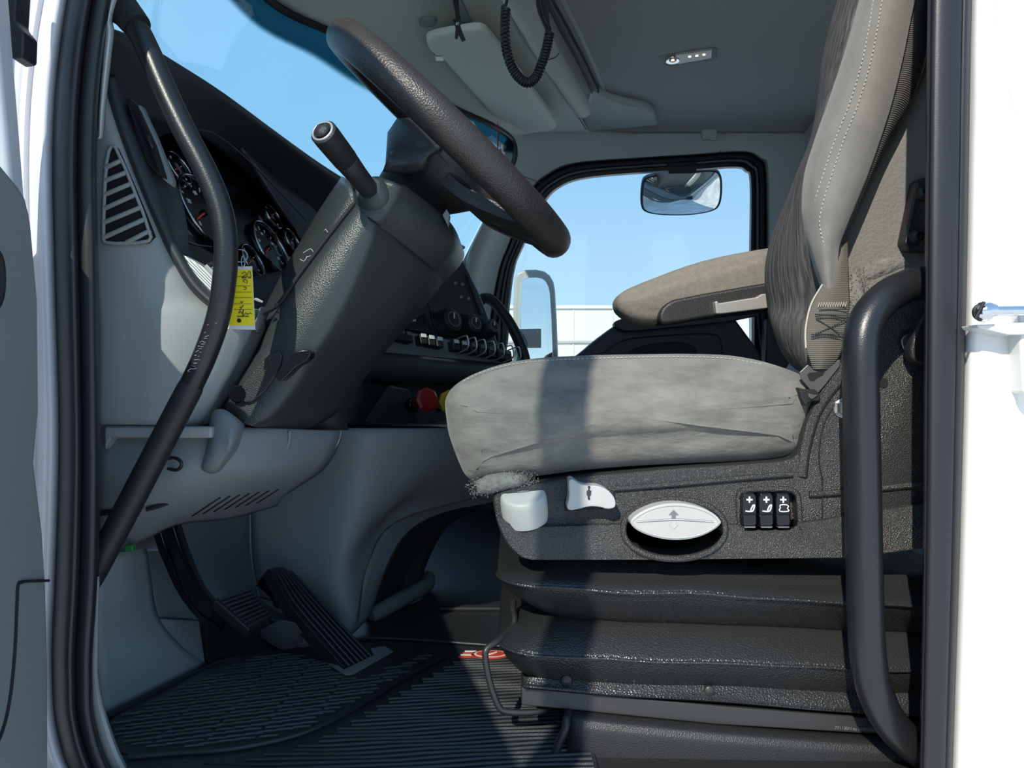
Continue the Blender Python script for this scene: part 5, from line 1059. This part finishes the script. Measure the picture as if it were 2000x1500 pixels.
def inside(x, y, poly):
    r = False; n = len(poly)
    for i in range(n):
        a, b = poly[i], poly[i - 1]
        if (a[1] > y) != (b[1] > y) and x < (b[0] - a[0]) * (y - a[1]) / (b[1] - a[1]) + a[0]: r = not r
    return r
area = [(p.x, p.y) for p in [PZ(x, y, .006) for x, y in ((222, 1412), (300, 1374), (400, 1326), (490, 1284), (560, 1278), (640, 1294), (670, 1326), (700, 1330), (740, 1312), (840, 1276), (770, 1326), (690, 1376), (610, 1416), (530, 1440), (430, 1458), (310, 1462), (256, 1460))]]
seg_ = []
for k in range(7):
    u = k / 6 - .5; seg_.append((Vector((u * .0225, .0045 * u + (.25 - u * u) * .004, 0)), .0011))
rv, rf = tube_vf([a for a, b in seg_], .0020, 5, 1, lin=True, up=Vector((0, 0, 1)))
ribs = []; proto = None
for j in range(48):
    for i in range(36):
        x = -.62 + j * .0205 + (i % 2) * .006 ; y = .885 + i * .0125 + (j % 3) * .0042 + .10 * (j * .0205 - .2)
        if inside(x, y, area): ribs.append((x, y))
ribs.sort(key=lambda p: p[1])
rest = ribs[298:]
for x, y in ribs[:298]:
    if proto is None:
        proto = mk('rib', rv, rf, RIB, mt); proto.location = Vector((x, y, .007)) - wloc(mt)
    else:
        c = proto.copy(); COL.objects.link(c); c.parent = mt; c.location = Vector((x, y, .007)) - wloc(mt)
if rest:
    o = join('rib_field', [([q + Vector((x, y, .007)) for q in rv], rf) for x, y in rest], RIB, mt); o['kind'] = 'stuff'
# ribbed mat in front of the seat
m2 = thing('ribbed_floor_mat', 'black ribbed rubber floor mat between the door sill and the seat', 'floor mat', PZ(800, 1440, 0))
plate('mat', [Vector((-.55, .83, .004)), Vector((.10, .83, .004)), Vector((.10, 1.22, .004)), Vector((-.10, 1.24, .004)), PZ(860, 1288, .004), PZ(690, 1385, .004), PZ(540, 1450, .004), PZ(330, 1476, .004), Vector((-.52, .92, .004))], (0, 0, -.004), MATR, m2, bevel=.001)
lims = [PZ(x, y, .004) for x, y in ((880, 1288), (770, 1345), (690, 1390), (620, 1428), (540, 1455), (430, 1474), (330, 1484), (240, 1492))]
def xleft(y):
    ls = sorted(lims, key=lambda p: p.y)
    if y <= ls[0].y: return ls[0].x - .1
    for a, b in zip(ls, ls[1:]):
        if a.y <= y <= b.y: return a.x + (b.x - a.x) * (y - a.y) / (b.y - a.y)
    return ls[-1].x
for k in range(34):
    y0 = .845 + k * .0108
    xl_ = xleft(y0) + .012 + .01 * (k % 2)
    pts = []
    for q in range(9):
        x = xl_ + (.095 - xl_) * q / 8
        pts.append(Vector((x, y0 + .018 * math.sin(x * 7 + .5) + .0016 * math.sin(x * 40 + k), .0045)))
    tube('rib', pts, .0026, MATR, m2, n=6, steps=2)
# vinyl floor further in, with the worn round red decal
fv = S(plate('trim_14', [PZ(x, y, .003) for x, y in ((700, 1248), (860, 1192), (1000, 1192), (1040, 1290), (860, 1290), (830, 1262))], (0, 0, -.003), RUB, bevel=.001), 'smooth black floor covering behind the ribbed mat')
S(plate('trim_15', [PZ(860, 1187, .004), PZ(1010, 1187, .004), PZ(1010, 1193, .004), PZ(860, 1193, .004)], (0, 0, .006), DSTEEL, bevel=.001), 'thin grey floor joint strip beyond the seat base')
S(tube('trim_16', [PZ(716, 1246, .006), PZ(800, 1249, .006), PZ(900, 1256, .006), PZ(980, 1262, .006)], .003, MATR, n=8), 'raised edge line across the smooth floor covering')
dc = thing('floor_decal', 'worn red and white oval decal on the floor by the slide bar', 'decal', PZ(950, 1279, .006))
c0 = PZ(958, 1279, .006)
def E(cx, rx, ry, z): return [Vector((c0.x + cx + rx * math.cos(2 * math.pi * k / 32), c0.y + ry * math.sin(2 * math.pi * k / 32), z)) for k in range(32)]
plate('oval', E(0, .032, .0185, .0075), (0, 0, -.002), REDL, dc)
plate('ring', E(0, .027, .0150, .0080), (0, 0, -.0015), LABELP, dc)
plate('field', E(0, .0235, .0125, .0085), (0, 0, -.0015), REDL, dc)
tube('swoosh', [Vector((c0.x - .012, c0.y - .003, .0088)), Vector((c0.x - .002, c0.y - .006, .0088)), Vector((c0.x + .010, c0.y + .004, .0088))], .0016, LABELP, dc, n=6)
for k in range(4):
    yy = c0.y - .012 + .008 * k
    plate('stripe', [Vector((c0.x - .052 + .003 * k, yy, .0075)), Vector((c0.x - .024, yy, .0075)), Vector((c0.x - .024, yy + .004, .0075)), Vector((c0.x - .052 + .003 * k, yy + .004, .0075))], (0, 0, -.002), REDL if k % 2 == 0 else LABELP, dc)
# far grab bar on the passenger pillar
tag(tube('passenger_grab_bar', [P(930, 600, 2.36), P(944, 583, 2.33), P(962, 588, 2.31), (P(985, 615, 2.29)), P(1006, 650, 2.28), P(1022, 690, 2.28), P(1030, 730, 2.28)], .017, RUB, n=14), 'black grab bar on the far windscreen pillar', 'grab bar')
